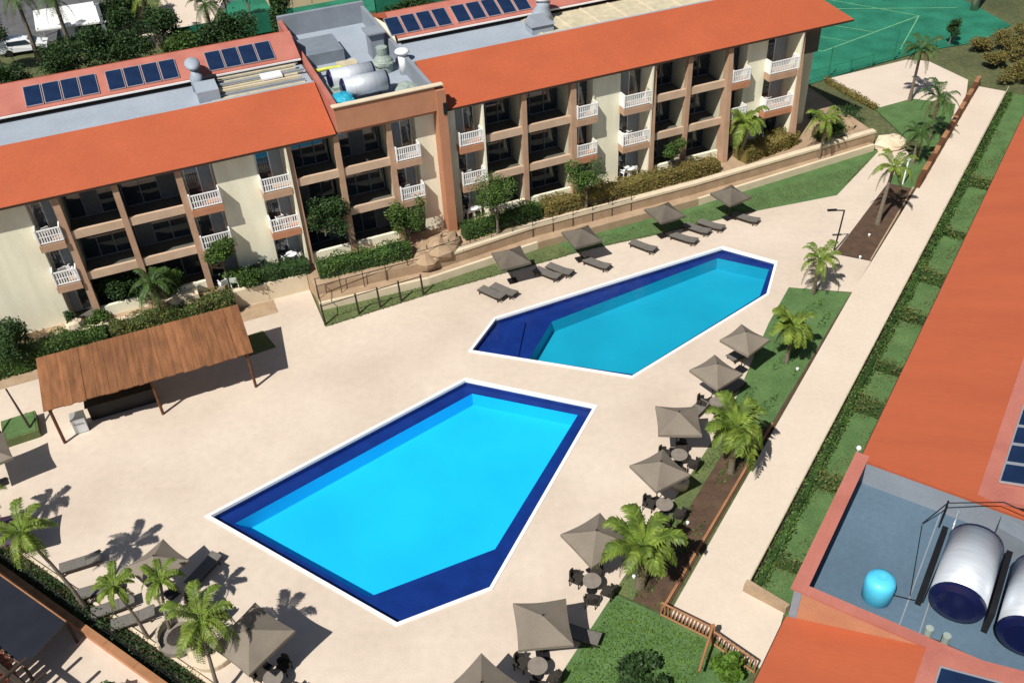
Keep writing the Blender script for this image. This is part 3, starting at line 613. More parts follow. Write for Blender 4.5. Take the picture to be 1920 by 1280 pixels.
for k in range(9):
    a = -3.4 + k * 1.5; MB().prism([B(a, 5.98), B(a + 1.485, 5.98), B(a + 1.485, 6.10), B(a, 6.10)], -.02, .14).build('kerb_stone', M['terracotta'], lw)
lw = thing('timber_wall', 'brown timber-sided wall along the far part of the walkway', 'wall')
for k in range(14):
    a = 38.2 + k * 1.4; MB().prism([B(a, 5.55), B(a + 1.38, 5.53), B(a + 1.38, 5.85), B(a, 5.87)], -.02, .85).build('wall_panel', M['terracotta'] if k % 2 else M['post'], lw)
lw = thing('upper_bed_kerb', 'thin tan kerb between the upper planting bed and the walkway', 'kerb')
for k in range(7):
    a = 27.7 + k * 1.5; MB().prism([B(a, 5.9), B(a + 1.485, 5.9), B(a + 1.485, 6.0), B(a, 6.0)], -.02, .10).build('kerb_stone', M['earth'], lw)
sr = thing('side_rail', 'thin yellowish rail and edging along the right side of the walkway', 'railing')
for k in range(24):
    a = -.3 + k * 2.4; MB().tube([B(a, 3.25, 0), B(a, 3.25, .62)], .03, 6).build('post', M['board'], sr)
    MB().tube([B(a, 3.25, .6), B(a + 2.38, 3.25, .6)], .03, 6).build('rail', M['board'], sr)
    MB().prism([B(a, 3.30), B(a, 3.12), B(a + 2.385, 3.12), B(a + 2.385, 3.30)][::-1], -.01, .14).build('edging', M['darkwood'], sr)
tag(MB().prism([B(-.35, 3.4), B(-.35, 3.15), B(-.65, 1.3), B(-.9, 1.4), B(-.72, 3.4)][::-1], -.05, .5).build('low_wall', M['earth']), 'short tan end wall closing the grass strip at the walkway', 'wall')

# ------------------------------------------------------------------ vegetation builders
def hedge(name, label, p, q, w, z0, h, m, dens=160, size=.13, seed=1, jag=.12, grp=None):
    p, q = Vector(p), Vector(q); d = (q - p); L = d.length; d.normalize(); n = Vector((-d.y, d.x, 0)); g = np.random.default_rng(seed)
    t = thing(name, label, 'hedge', (0, 0, 0), 0, grp)
    c = MB(); k = max(2, int(L / 1.2)); pr = []
    for i in range(k + 1):
        f = L * i / k; hh = h * (.86 + .1 * math.sin(f * 1.7 + seed)) - .06; ww = w / 2 - .07
        b = p + d * f; pr.append([b + n * ww + Vector((0, 0, z0 - b.z)), b - n * ww + Vector((0, 0, z0 - b.z)), b - n * ww * .85 + Vector((0, 0, z0 + hh - b.z)), b + n * ww * .85 + Vector((0, 0, z0 + hh - b.z))])
    for i in range(k):
        c.hexa([tuple(x) for x in (pr[i][0], pr[i][1], pr[i + 1][1], pr[i + 1][0], pr[i][3], pr[i][2], pr[i + 1][2], pr[i + 1][3])])
    c.build('branches', M['leaf_dark'] if m != M['leaf_olive'] else m, t)
    area = L * (w + 2 * h) + 2 * w * h; N = int(area * dens)
    u = g.uniform(0, L, N); s = g.uniform(-h - w / 2, h + w / 2, N)
    side = np.where(np.abs(s) < w / 2, s, np.sign(s) * w / 2); hz = np.where(np.abs(s) < w / 2, h, h - (np.abs(s) - w / 2))
    lump = np.sin(u * 1.7 + seed) * .05 + np.sin(u * 4.1 + side * 3) * .05
    hz = hz * (.93 + lump * 1.6) + g.normal(0, jag * .55, N); side = side * (1 + lump * 1.6) + g.normal(0, jag * .45, N)
    P = np.array(p)[None, :] * [1, 1, 0] + np.outer(u, np.array(d) * [1, 1, 0]) + np.outer(side, np.array(n)); P[:, 2] = z0 + np.clip(hz, 0, None)
    leaves('foliage', P, size, m, t, seed=seed); return t
def shrub(name, label, c, r, n, m, size=.14, seed=1, cat='shrub', blobs=6, trunk=0, grp=None, core=True):
    g = np.random.default_rng(seed); t = thing(name, label, cat, c, 0, grp); bl = []
    for i in range(blobs):
        an = g.uniform(0, 6.28); rr = g.uniform(.1, .85)
        bl.append((math.cos(an) * rr * r[0], math.sin(an) * rr * r[1], trunk + r[2] * g.uniform(.45, 1.45), r[0] * g.uniform(.28, .6), r[1] * g.uniform(.28, .6), r[2] * g.uniform(.28, .6)))
    s = MB(); s.tube([(0, 0, -.05), (.03, .02, max(trunk * .6, .2)), (0, .04, trunk + r[2] * .5)], [.05 + .03 * trunk, .04 + .015 * trunk, .03], 7)
    for b in bl[:5]: s.tube([(0, .02, max(.15, trunk * .75)), (b[0] * .5, b[1] * .5, (trunk + b[2]) / 2), (b[0], b[1], b[2])], [.035, .025, .012], 5)
    s.build('trunk' if trunk > .8 else 'stems', M['bark'], t)
    leaves('crown' if trunk > .8 else 'foliage', clump_pts(bl, n, g), size, m, t, seed=seed + 50); return t
def frond_mesh(L, droop, rise, lw, ll, seed, m, n=26):
    g = random.Random(seed); f = MB(); pts = []
    for i in range(9):
        u = i / 8; x = L * u * (1 - .12 * u * u); z = rise * L * math.sin(u * 1.9) * .6 - droop * L * u ** 2.4; pts.append(Vector((x, 0, z)))
    f.tube(pts, [.028 * (1 - .8 * i / 8) + .004 for i in range(9)], 5)
    def at(u):
        k = min(7, int(u * 8)); return pts[k].lerp(pts[k + 1], u * 8 - k), (pts[k + 1] - pts[k]).normalized()
    for k in range(n):
        u = .12 + .87 * k / (n - 1); p, d = at(u); sc = math.sin(math.pi * (.12 + .83 * u)) ** .6
        for s in (-1, 1):
            l = ll * sc * g.uniform(.85, 1.1); side = Vector((0, s, 0)); dr = (side * .85 + d * .65 + Vector((0, 0, g.uniform(-.25, .12)))).normalized()
            mid = p + dr * l * .55 + Vector((0, 0, .03)); tip = p + dr * l + Vector((0, 0, -.22 * l)); wv = d * lw * .5
            b = len(f.v); f.v += [tuple(p - wv * .6), tuple(p + wv * .6), tuple(mid + wv), tuple(tip), tuple(mid - wv)]; f.f += [(b, b + 1, b + 2, b + 4), (b + 4, b + 2, b + 3)]
    return f.mesh('frond', m)
FR = {}
def palm(label, base, h, cr, m='frond', n=14, lean=(0, 0), wide=False, seed=1, rt_=.11, grp=None):
    g = random.Random(seed); t = thing('palm_tree', label, 'palm tree', base, 0, grp)
    top = Vector((lean[0], lean[1], h))
    MB().tube([(0, 0, -.05), (lean[0] * .15, lean[1] * .15, h * .3), (lean[0] * .5, lean[1] * .5, h * .65), tuple(top)], [rt_ * 1.45, rt_ * 1.05, rt_ * .9, rt_ * .8], 10).build('trunk', M['bark'], t)
    MB().tube([tuple(top), tuple(top + Vector((0, 0, cr * .18)))], [rt_ * 1.1, rt_ * .5], 8).build('crown_shaft', M['leaf'], t)
    key = (round(cr, 1), m, wide)
    if key not in FR:
        FR[key] = [frond_mesh(cr, d_, r_, (.15 if wide else .060) * max(1, cr / 1.8), (.62 if wide else .48) * cr / 1.9, 5 + i, M[m], 18 if wide else 28) for i, (d_, r_) in enumerate(((.35, .55), (.6, .5), (.15, .9), (.85, .35)))]
    for k in range(n):
        me = FR[key][g.choice((0, 1, 1, 3)) if k % 3 else 2]
        o = obj('frond', me, t, tuple(top + Vector((0, 0, cr * .1)))); o.rotation_euler = (g.uniform(-.25, .25), g.uniform(-.35, .25), k * 2.399 + g.uniform(-.2, .2)); s = g.uniform(.8, 1.12); o.scale = (s, s, s)
    old = 'old' + str(round(cr, 1))
    if old not in FR: FR[old] = frond_mesh(cr * .95, 1.05, .05, .06, .42 * cr / 1.9, 77, M['frond_old'], 22)
    for k in range(4):
        o = obj('frond', FR[old], t, tuple(top + Vector((0, 0, -.02)))); o.rotation_euler = (g.uniform(-.3, .3), g.uniform(.05, .35), k * 1.6 + g.uniform(-.5, .5)); o.scale = (.85,) * 3
    return t

# ------------------------------------------------------------------ hedges and plants of the long building
hedge('hedge', 'dark green hedge along the far-left garden wall under the building', A(-36, .95), A(-22.6, 1.0), 1.2, 0, 1.6, M['leaf'], seed=2, dens=170)
hedge('hedge', 'green and olive hedge behind the wooden pavilion', A(-22.4, .95), A(-14.9, .85), 1.1, 0, 1.6, M['leaf_olive2'], seed=3)
hedge('hedge', 'clipped hedge left of the tall salmon column, above the metal fence', A(-14.4, -.1), A(-9.9, .3), 1.1, 1.2, .9, M['leaf_dark'], seed=4)
hedge('hedge', 'round-topped dark hedge in front of the ground floor left of the rocks', A(-9.5, 1.2), A(-3.4, 1.5), 1.2, 1.2, 1.0, M['leaf'], seed=5)
hedge('hedge', 'bright green clipped hedge right of the tall salmon column', A(.4, 1.3), A(6.1, .9), 1.0, 1.2, 1.05, M['leaf'], seed=6)
hedge('hedge', 'long yellow-olive clipped hedge in the middle of the terrace', A(6.3, .95), A(20.2, 1.0), 1.15, 1.2, 1.1, M['leaf_olive'], seed=7)
hedge('hedge', 'olive clipped hedge at the far right end of the terrace', A(22.4, .7), A(27.6, -.1), 1.4, 1.2, 1.1, M['leaf_olive'], seed=8)
shrub('tree', 'dark leafy young tree at the far left edge beside the cream wall', A(-27.6, 1.2, .0), (1.5, 1.3, 1.5), 3800, M['leaf_dark'], .17, 11, 'tree', 8, .9)
shrub('shrub', 'big dark shrub in front of the left ground-floor loggia', A(-21.6, -.9, 1.2), (1.9, .8, 1.3), 4200, M['leaf_dark'], .15, 12, blobs=9)
shrub('shrub', 'dense green shrub under the left balconies, right of the dark one', A(-18.6, -.8, 1.2), (1.5, .7, 1.2), 3000, M['leaf'], .15, 13, blobs=8)
shrub('tree', 'bright green young tree in front of the left cream wall panel', A(-15.0, -.1, 1.2), (1.05, .95, 1.15), 3200, M['leaf'], .15, 14, 'tree', 7, 1.7)
shrub('shrub', 'yellow-green bush beside the bright young tree', A(-13.6, .2, 1.2), (1.25, 1.0, .95), 2800, M['leaf'], .14, 15, blobs=7)
shrub('vine', 'dark green climbing plant hanging over the loggia left of the roof tower', A(-8.4, -.05, 3.2), (1.6, .5, 1.5), 4200, M['leaf_dark'], .16, 16, 'climbing plant', 14)
shrub('tree', 'bushy green tree below the tower, right of the salmon-edged balcony', A(-3.2, .6, 1.2), (1.25, 1.0, 1.5), 4200, M['leaf'], .14, 17, 'tree', 14, .9)
shrub('tree', 'airy young tree with thin pale trunk right of the tall salmon column', A(2.6, 1.9, .5), (1.6, 1.3, 1.35), 3600, M['leaf'], .13, 18, 'tree', 14, 2.7)
shrub('tree', 'small round-crowned tree with pale trunk above the middle retaining wall', A(9.3, 1.7, .5), (1.3, 1.1, 1.1), 3000, M['leaf'], .14, 19, 'tree', 12, 2.5)
shrub('tree', 'small dark green tree in front of the right dark loggias', A(16.6, .6, 1.2), (1.0, .8, 1.0), 2600, M['leaf'], .14, 20, 'tree', 7, 1.4)
shrub('shrub', 'small round dark bush at the foot of the left cream wall', A(-24.4, -.2, 1.2), (.55, .5, .6), 900, M['leaf_dark'], .12, 21)
shrub('shrub', 'small bush in front of the middle cream wall panel', A(11.3, .2, 1.2), (.8, .5, .65), 1100, M['leaf_olive'], .13, 22)
shrub('shrub', 'low bush with pale stones at the left end of the terrace', A(-22.9, .0, 1.2), (.9, .5, .5), 1200, M['leaf'], .13, 23)
palm('slender palm in front of the left loggia, near the pavilion', A(-19.3, .8, 1.0), 2.2, 1.6, 'frond_dark', 12, seed=31, rt_=.07)
palm('broad pale-leaved palm in front of the far buttress', A(22.6, .6, 1.1), 2.9, 1.7, 'frond', 13, wide=True, seed=32, rt_=.10)
palm('young palm with pale leaf beside the far right end of the hedge', A(28.6, 2.0, .5), 2.9, 1.5, 'frond', 12, seed=33, rt_=.07)
def rock(label, c, r, seed, m='rock', grp=None, name='rock'):
    random.seed(seed); o = MB().ell((0, 0, r[2] * .35), r, 11, 7, .14).build(name, M[m], None, False, c, random.uniform(0, 3)); return tag(o, label, 'rock', grp)
rock('large tan rock outcrop at the foot of the tall salmon column', A(-1.4, 1.9, 1.1), (1.6, 1.1, .8), 1, 'earth')
rock('second tan rock leaning against the large outcrop', A(-2.7, 2.4, .9), (1.0, .8, .6), 2, 'earth')
rock('flat grey-white rock at the right end of the terrace', A(30.9, .2, 1.2), (1.2, .9, .35), 6)
rock('brown rock beside the flat grey-white rock', A(32.4, -.3, 1.2), (1.0, .8, .45), 7, 'earth')
rock('pale rounded rock at the tip of the lawn', A(35.0, 2.2, .1), (.9, 1.3, .6), 8, 'stonecap')
rock('pale rounded boulder half hidden by the left shrubs of the building garden', A(-24.3, .1, 1.2), (.6, .45, .5), 3, 'stonecap')
tag(MB().box(-1.1, 1.1, -.35, .35, 0, .45).build('sunlit_slab_block', M['stonecap'], None, False, A(-18.0, .15, 1.2), AR), 'long cream block added for the sunlit terrace slab behind the olive hedge', 'block')  # added block, its pale colour stands in for sunlit terrace slab
# rounded shrubs at the top right
rs = [((44.2, 82.6), (1.7, 1.5, 1.0)), ((46.5, 80.2), (1.6, 1.4, 1.1)), ((43.6, 79.0), (1.2, 1.1, .8)), ((44.4, 75.9), (1.9, 1.6, .9)), ((47.2, 76.8), (1.5, 1.4, 1.0)), ((48.5, 84.0), (1.9, 1.6, 1.0))]
nm = ['leftmost', 'tallest, at the right edge', 'small one in the middle', 'lowest, next to the walkway end', 'right of the lowest one', 'farthest, towards the court corner']
for i, (c, r) in enumerate(rs):
    shrub('rounded_shrub', f'rounded olive-green shrub in the top right group: {nm[i]}', (c[0], c[1], 0), r, 2600, M['leaf_olive'], .17, 60 + i, blobs=5, grp='rounded shrubs at the top right')

# right-hand hedges between the walkway and the right building
hedge('hedge', 'long dark hedge along the right side of the walkway', B(-.1, 2.9), B(57, 2.98), .4, 0, .38, M['leaf'], seed=41, dens=110, jag=.15)
lab = ['nearest', 'second', 'third', 'fourth', 'fifth', 'sixth', 'seventh', 'eighth']
for k, a in enumerate([1.5, 7.2, 13.6, 17.2, 22.6, 27.2, 33.0, 40.5]):
    hedge('hedge_shadow_band', f'short hedge doubling as a shadow band across the grass strip, {lab[k]} from the bottom', B(a, 2.7), B(a + .1, .1), .45 + .25 * (k % 3), 0, .55 + .1 * (k % 2), M['leaf_olive2'], seed=42 + k, dens=120, jag=.35, grp='cross hedges in the grass strip')  # hedges also stand in for the dark shadow bands on the grass

# ------------------------------------------------------------------ palms of the pool garden
palm('large broad-leaved bright palm at the near right, between two parasols', (5.18, 26.34, 0), 2.7, 1.8, 'frond', 17, wide=True, seed=71, rt_=.17)
palm('bushy bright green palm right of the square parasol near the walkway', (10.67, 32.98, 0), 3.0, 1.75, 'frond', 17, wide=True, seed=72, rt_=.14)
palm('yellow-green palm beside the farthest right-hand parasol', (15.6, 41.2, 0), 2.5, 1.4, 'frond', 13, wide=True, seed=73, rt_=.10)
palm('palm beside the dark lamp post at the right end of the far pool', (18.9, 47.52, 0), 2.4, 1.55, 'frond', 14, seed=74, rt_=.11)
palm('tall palm with pale trunk in the upper planting bed', (25.35, 54.96, 0), 4.0, 1.6, 'frond', 13, lean=(.35, .3), seed=75, rt_=.13)
palm('dark palm standing right of the small bright terrace', (32.99, 66.19, 0), 3.4, 1.75, 'frond_dark', 14, seed=76, rt_=.14)
palm('tall slim palm in the middle of the bright upper patio', (34.04, 73.2, 0), 4.3, 1.7, 'frond_dark', 14, seed=77, rt_=.12)
palm('small dark palm behind the tall pale-trunked one, beside the walkway', (30.6, 62.9, 0), 2.3, 1.45, 'frond_dark', 12, seed=78, rt_=.12)
palm('feathery bright palm above the purple parasol at the left edge', (-19.9, 26.7, 0), 4.9, 1.4, 'frond', 13, lean=(-1.3, .4), seed=79, rt_=.08)
palm('slender bright palm leaning over the grey loungers, bottom left', (-16.66, 25.0, 0), 3.3, 1.0, 'frond', 11, lean=(-.6, .3), seed=80, rt_=.07)
palm('pale olive palm beside the round furniture, bottom left', (-15.7, 25.2, 0), 3.2, 1.1, 'frond', 10, lean=(.3, .35), seed=81, rt_=.07)
palm('bushy bright palm left of the opened parasol at the bottom', (-12.85, 22.0, 0), 3.9, 1.5, 'frond', 14, lean=(-.1, .9), seed=82, rt_=.08)
palm('palm at the left edge beside the half-hidden parasol', (-24.9, 31.0, 0), 3.0, 1.3, 'frond', 11, lean=(-.6, .2), seed=83, rt_=.08)
shrub('shrub', 'green leafy shrub at the bottom edge of the lower patio', (-17.6, 22.0, 0), (.7, .6, .7), 1400, M['leaf'], .16, 84)
shrub('shrub', 'big leafy plant at the foot of the wooden railing', B(-5.3, 2.6, 0), (.8, .8, .7), 1500, M['leaf_bright'], .26, 85)
shrub('shrub', 'dark leafy plant in the green bed at the bottom edge', B(-7.3, 5.3, 0), (1.2, 1.1, .6), 2600, M['leaf_dark'], .2, 86)
# ground cover in the near bed
g = np.random.default_rng(90); n = 3800; aa = g.uniform(-9.5, -3.9, n); yy = g.uniform(3.4, 8.1, n); P = np.array([B(a, y, abs(g.normal(0, .05)) + .02) for a, y in zip(aa, yy)])
tag(leaves('ground_cover', P, .10, M['leaf_bright'], seed=91), 'low green ground cover filling the near bed below the railing', 'ground cover', kind='stuff')
n = 5000; aa = g.uniform(-3.4, 23, n); yy = g.uniform(6.3, 8.2, n); k = (np.sin(aa * 1.3) + np.sin(yy * 5 + aa) > .55); P = np.array([B(a, y, abs(g.normal(0, .05)) + .02) for a, y in zip(aa[k], yy[k])])
tag(leaves('bed_weeds', P, .12, M['leaf'], seed=92), 'sparse low plants growing over the dark soil of the bed', 'ground cover', kind='stuff')

n = 16000; aa = g.uniform(-.5, 50, n); yy = g.uniform(.1, 3.1, n); k = (np.sin(aa * 2.3) * .6 + np.sin(yy * 3 + aa * .9) + g.normal(0, .6, n) > .5); P = np.array([B(a, y, abs(g.normal(0, .035)) + .01) for a, y in zip(aa[k], yy[k])])
tag(leaves('grass_tufts', P, .12, M['lawn_dry'], seed=93), 'uneven tufts of grass in the strip beside the right roof', 'grass', kind='stuff')
n = 9000; aa = g.uniform(-10, 32, n); yy = g.uniform(3.6, 5.6, n); yl = np.interp(aa, [-10, -3.5, 8.3, 13, 20, 27, 32], [5.05, 4.68, 4.62, 5.08, 5.42, 6.2, 3.4]); yy = np.minimum(yy, yl + g.normal(0, .04, n)); P = np.array([A(a, y, abs(g.normal(0, .03)) + .02) for a, y in zip(aa, yy)])
tag(leaves('lawn_tufts', P, .09, M['lawn_dry'], seed=94), 'short uneven grass tufts along the ragged lawn edge', 'grass', kind='stuff')

# ------------------------------------------------------------------ parasols
def hash_(x): return sum((i + 1) * ord(ch) for i, ch in enumerate(x))
def parasol(label, c, s=2.5, rz=0, grp='taupe parasols around the pools', m='taupe', hgt=2.25, name='parasol'):
    t = thing(name, label, 'parasol', (c[0], c[1], 0), rz, grp); h = s / 2; z0, z1 = hgt, hgt + .55; N = 8
    f = MB(); top = (0, 0, z1); cs = [(-h, -h), (h, -h), (h, h), (-h, h)]
    for k in range(4):
        a, b = cs[k], cs[(k + 1) % 4]; base = len(f.v); rows = 5
        for i in range(rows + 1):
            u = i / rows
            for j in range(N + 1):
                w = j / N; x = (a[0] + (b[0] - a[0]) * w) * u; y = (a[1] + (b[1] - a[1]) * w) * u
                bulge = -math.sin(math.pi * w) * .10 * u; inx = 1 - math.sin(math.pi * w) * .045 * u
                f.v.append((x * inx, y * inx, z1 + (z0 - z1) * u ** .9 + bulge * .6))
        for i in range(rows):
            for j in range(N):
                q = base + i * (N + 1) + j; f.f.append((q, q + N + 1, q + N + 2, q + 1))
        e = base + rows * (N + 1)
        for j in range(N + 1): v_ = f.v[e + j]; f.v.append((v_[0], v_[1], v_[2] - .16))
        e2 = len(f.v) - N - 1
        for j in range(N): f.f.append((e + j, e2 + j, e2 + j + 1, e + j + 1))
    pr_ = random.Random(hash_(label)); t.rotation_euler = (pr_.uniform(-.045, .045), pr_.uniform(-.045, .045), rz + pr_.uniform(-.05, .05))
    f.build('canopy', M[m], t, False)
    MB().tube([(0, 0, 0), (0, 0, z1 + .08)], .03, 8).build('pole', M['darkwood'], t)
    MB().box(-.28, .28, -.28, .28, 0, .09).build('base', M['black'], t)
    for k in range(4):
        c_ = cs[k]; MB().tube([(0, 0, z1 - .04), (c_[0] * .97, c_[1] * .97, z0 - .03)], .013, 5).build('rib', M['darkwood'], t)
        MB().tube([(0, 0, z0 - .35), (c_[0] * .48, c_[1] * .48, z0 + .22)], .011, 5).build('strut', M['darkwood'], t)
    return t
BV = R(56)
parasol('square taupe parasol at the bottom, beside the lower grey table set', (.59, 23.15), 2.25, R(4))
parasol('square taupe parasol left of the broad-leaved near palm', (3.2, 27.32), 2.25, R(35))
parasol('taupe parasol tilted towards the pool with a pale stool beside it', (6.64, 31.26), 2.05, R(28))
parasol('flat square taupe parasol left of the bushy bright palm', (8.13, 34.55), 2.15, R(-6))
parasol('taupe parasol whose edge touches the bushy palm, second from the top on the right', (10.67, 38.16), 2.0, R(38))
parasol('taupe parasol topmost of the right-hand row, below the yellow-green palm', (12.88, 40.69), 1.95, R(42))
parasol('taupe parasol cut by the bottom edge of the photo', (-1.84, 20.35), 2.3, R(44))
parasol('taupe parasol with long shadow at the bottom left, beside the bushy palm', (-11.25, 23.2), 2.5, R(52))
parasol('small taupe parasol half hidden behind the slender palms, bottom left', (-16.2, 27.3), 2.0, R(50))
parasol('pale parasol cut by the left edge near the wooden pavilion', (-26.9, 34.9), 2.2, R(30))
for k, (a, b_) in enumerate([(2.0, 5.75), (7.0, 5.5), (13.25, 5.4), (18.4, 5.45)]):
    c = A(a, b_); parasol('square taupe parasol on the far lawn edge, ' + ['leftmost, nearest the fence', 'second from the left, beside two loungers', 'third from the left, above the pool corner', 'farthest right, on the plain lawn'][k], c, 1.98, AR + R(6 * (k - 1)), m='taupe_dark', hgt=1.9)
parasol('dark purple and black parasol beside the planting strip at the left edge', (-24.35, 30.4), 1.9, R(20), None, 'purple', 1.6)

# ------------------------------------------------------------------ loungers
def lounger(label, loc, rz, grp, back=.0):
    t = thing('sun_lounger', label, 'sun lounger', loc, rz, grp)
    MB().box(-.95, .25, -.31, .31, .27, .33).build('bed', M['lounger'], t)
    MB().hexa([(.26, -.31, .27), (.95, -.31, .27 + back), (.95, .31, .27 + back), (.26, .31, .27), (.26, -.31, .33), (.95, -.31, .33 + back), (.95, .31, .33 + back), (.26, .31, .33)]).build('backrest', M['lounger'], t)
    MB().box(-.97, .97, -.345, -.315, .24, .30).box(-.97, .97, .315, .345, .24, .30).build('frame', M['darkwood'], t)
    for x in (-.8, .7):
        for y in (-.3, .3): MB().box(x - .025, x + .025, y - .025, y + .025, 0, .26).build('leg', M['darkwood'], t)
    return t
lg = 'grey sun loungers around the pools'
L0 = lounger('flat grey lounger alone on the deck, bottom left', (-20.9, 29.2, 0), R(20), lg, .12)
for loc, rz, lb in [((-19.6, 27.6, 0), R(18), 'grey lounger under the slender palms beside the lone one'), ((-18.6, 26.6, 0), R(22), 'grey lounger partly shaded by palm fronds beside the planting strip'), ((-17.5, 25.9, 0), R(20), 'grey lounger nearest the round furniture in the bottom left'),
    ((-14.0, 24.6, 0), R(25), 'grey lounger beside the low stone lamp at the planting strip'), (( -14.9, 28.4, 0), R(60), 'dark lounger in the shade beyond the small parasol'),
    (A(.2, 6.7), AR + R(-62), 'grey lounger left of the leftmost lawn parasol'), (A(1.0, 6.75), AR + R(-62), 'grey lounger just in front of the leftmost lawn parasol'),
    (A(4.25, 6.3), AR + R(-60), 'grey lounger alone between the two left lawn parasols'), (A(5.15, 6.25), AR + R(-60), 'grey lounger beside the second lawn parasol, on its left'), (A(7.6, 6.7), AR + R(-60), 'grey lounger half under the second lawn parasol'),
    (A(11.3, 6.25), AR + R(-62), 'long grey lounger left of the third lawn parasol'), (A(14.2, 6.6), AR + R(-58), 'grey lounger half under the third lawn parasol'), (A(15.6, 6.0), AR + R(-60), 'grey lounger right of the third lawn parasol, upper one'), (A(16.7, 6.0), AR + R(-60), 'grey lounger between the third and the farthest lawn parasols'), (A(19.3, 6.3), AR + R(-60), 'grey lounger half under the farthest lawn parasol'),
    ((13.2, 41.9, 0), R(30), 'dark lounger beside the topmost right-hand parasol'), ((11.9, 38.9, 0), R(40), 'dark lounger between the two upper right-hand parasols'), ((9.6, 37.2, 0), R(45), 'dark lounger below the second right-hand parasol'), ((2.2, 23.9, 0), R(-25), 'grey lounger right behind the bottom parasol')]:
    dup(L0, loc, rz, lb)

# ------------------------------------------------------------------ table sets
def chair(label, loc, rz, grp):
    t = thing('wicker_chair', label, 'chair', loc, rz, grp)
    MB().box(-.27, .27, -.27, .27, .36, .44).build('seat', M['wicker'], t)
    b = MB()
    for k in range(7):
        an = R(-75 + 25 * k) + math.pi / 2; x, y = .29 * math.cos(an), .29 * math.sin(an); b.box(x - .06, x + .06, y - .03, y + .03, .44, .84 if 1 < k < 5 else .66, an + math.pi / 2)
    b.build('backrest', M['wicker'], t)
    for x in (-.22, .22):
        for y in (-.22, .22): MB().box(x - .02, x + .02, y - .02, y + .02, 0, .36).build('leg', M['black'], t)
    return t
cg = 'dark wicker chairs under the parasols'
C0 = None; T0_ = None
sides = ['on the pool side', 'on the walkway side', 'on the near side', 'on the far side']
spots = [((.35, 22.2), 'under the bottom square parasol', 3), ((3.0, 26.3), 'left of the near palm', 4), ((6.9, 30.5), 'beside the pale stool', 3), ((8.15, 33.7), 'under the flat square parasol', 4), ((-10.6, 22.3), 'under the bottom-left parasol', 4), ((-14.3, 26.2), 'among the bottom-left palms', 2), ((10.8, 37.4), 'above the bushy palm', 2)]
for c, nmx, nc in spots:
    lb = f'small round dark table {nmx}'
    if T0_ is None:
        T0_ = thing('round_table', lb, 'table', (*c, 0), 0, 'small round tables')
        MB().tube([(0, 0, .70), (0, 0, .74)], .42, 20).build('tabletop', M['tabletop'], T0_); MB().tube([(0, 0, 0), (0, 0, .70)], .035, 8).build('stem', M['black'], T0_); MB().tube([(0, 0, 0), (0, 0, .03)], .25, 14).build('foot', M['black'], T0_)
    else: dup(T0_, (*c, 0), 0, lb)
    for k in range(nc):
        an = [R(150), R(-30), R(-100), R(70)][k]; lc = (c[0] + .78 * math.cos(an), c[1] + .78 * math.sin(an), 0)
        l2 = f'dark wicker chair {sides[k]} of the table {nmx}'
        if C0 is None: C0 = chair(l2, lc, an - math.pi / 2, cg)
        else: dup(C0, lc, an - math.pi / 2, l2)
st = thing('round_stool', 'pale round cushioned stool right of the tilted parasol', 'stool', (8.0, 32.2, 0))
MB().tube([(0, 0, 0), (0, 0, .42), (0, 0, .52)], [.38, .42, .36], 20).build('seat', M['stonecap'], st, True); MB().tube([(0, 0, .52), (0, 0, .56)], [.2, .1], 12).build('button', M['tabletop'], st)
sf = thing('round_daybed', 'round pale wicker daybed with curved back among the bottom-left palms', 'daybed', (-15.2, 24.75, 0), R(40))
MB().tube([(0, 0, 0), (0, 0, .38)], .85, 26).build('base', M['tabletop'], sf)
mb = MB(); 
for k in range(14):
    an = R(-20 + 15 * k); mb.box(.84 * math.cos(an) - .12, .84 * math.cos(an) + .12, .84 * math.sin(an) - .05, .84 * math.sin(an) + .05, .3, .95 - abs(k - 6.5) * .05, an + math.pi / 2)
mb.build('back', M['rock'], sf); MB().ell((.1, 0, .42), (.6, .5, .14), 14, 8).build('cushion', M['wicker'], sf)
t = thing('round_planter', 'low round pale planter with dark plant beside the bushy palm, bottom left', 'planter', (-13.6, 24.1, 0))
MB().tube([(0, 0, 0), (0, 0, .32), (0, 0, .38)], [.95, 1.0, .98], 28).build('rim', M['stonecap'], t)
leaves('plant', clump_pts([(-.2, 0, .5, .45, .4, .25)], 700, np.random.default_rng(5)), .12, M['leaf_dark'], t, seed=6)

# ------------------------------------------------------------------ wooden pavilion (local x along its front)
pv = Vector((-24.52, 37.68, 0)); pq = Vector((-14.80, 41.47, 0)); pr = math.atan2(pq.y - pv.y, pq.x - pv.x); PL = (pq - pv).length
pav = thing('wooden_pavilion', 'open wooden pavilion with sloping rust-brown plank roof left of the pools', 'pavilion', tuple(pv), pr)
D = 3.3; zf, zb = 2.62, 3.25; random.seed(5); x = -.25; k = 0
sl_ = (zb - zf) / (D + .5)
while x < PL + .35:
    w = random.choice((.2, .26, .32, .45, .55)) * random.uniform(.9, 1.1); jz = random.uniform(0, .03); jy = random.uniform(-.07, .06); x1 = min(x + w, PL + .36)
    P = [(x, -.3 + jy, zf + jz), (x1 - .010, -.3 + jy, zf + jz), (x1 - .010, D + .25, zb + jz + .1), (x, D + .25, zb + jz + .1)]
    MB().hexa(P + [(p[0], p[1], p[2] + .05) for p in P]).build('plank', M['wood'], pav); x += w; k += 1
MB().hexa([(-.24, -.24, zf - .012), (PL + .34, -.24, zf - .012), (PL + .34, D + .2, zb + .075), (-.24, D + .2, zb + .075), (-.24, -.24, zf - .004), (PL + .34, -.24, zf - .004), (PL + .34, D + .2, zb + .083), (-.24, D + .2, zb + .083)]).build('gap_backing', M['post'], pav)  # unseen sheet added to stop light showing through the plank gaps
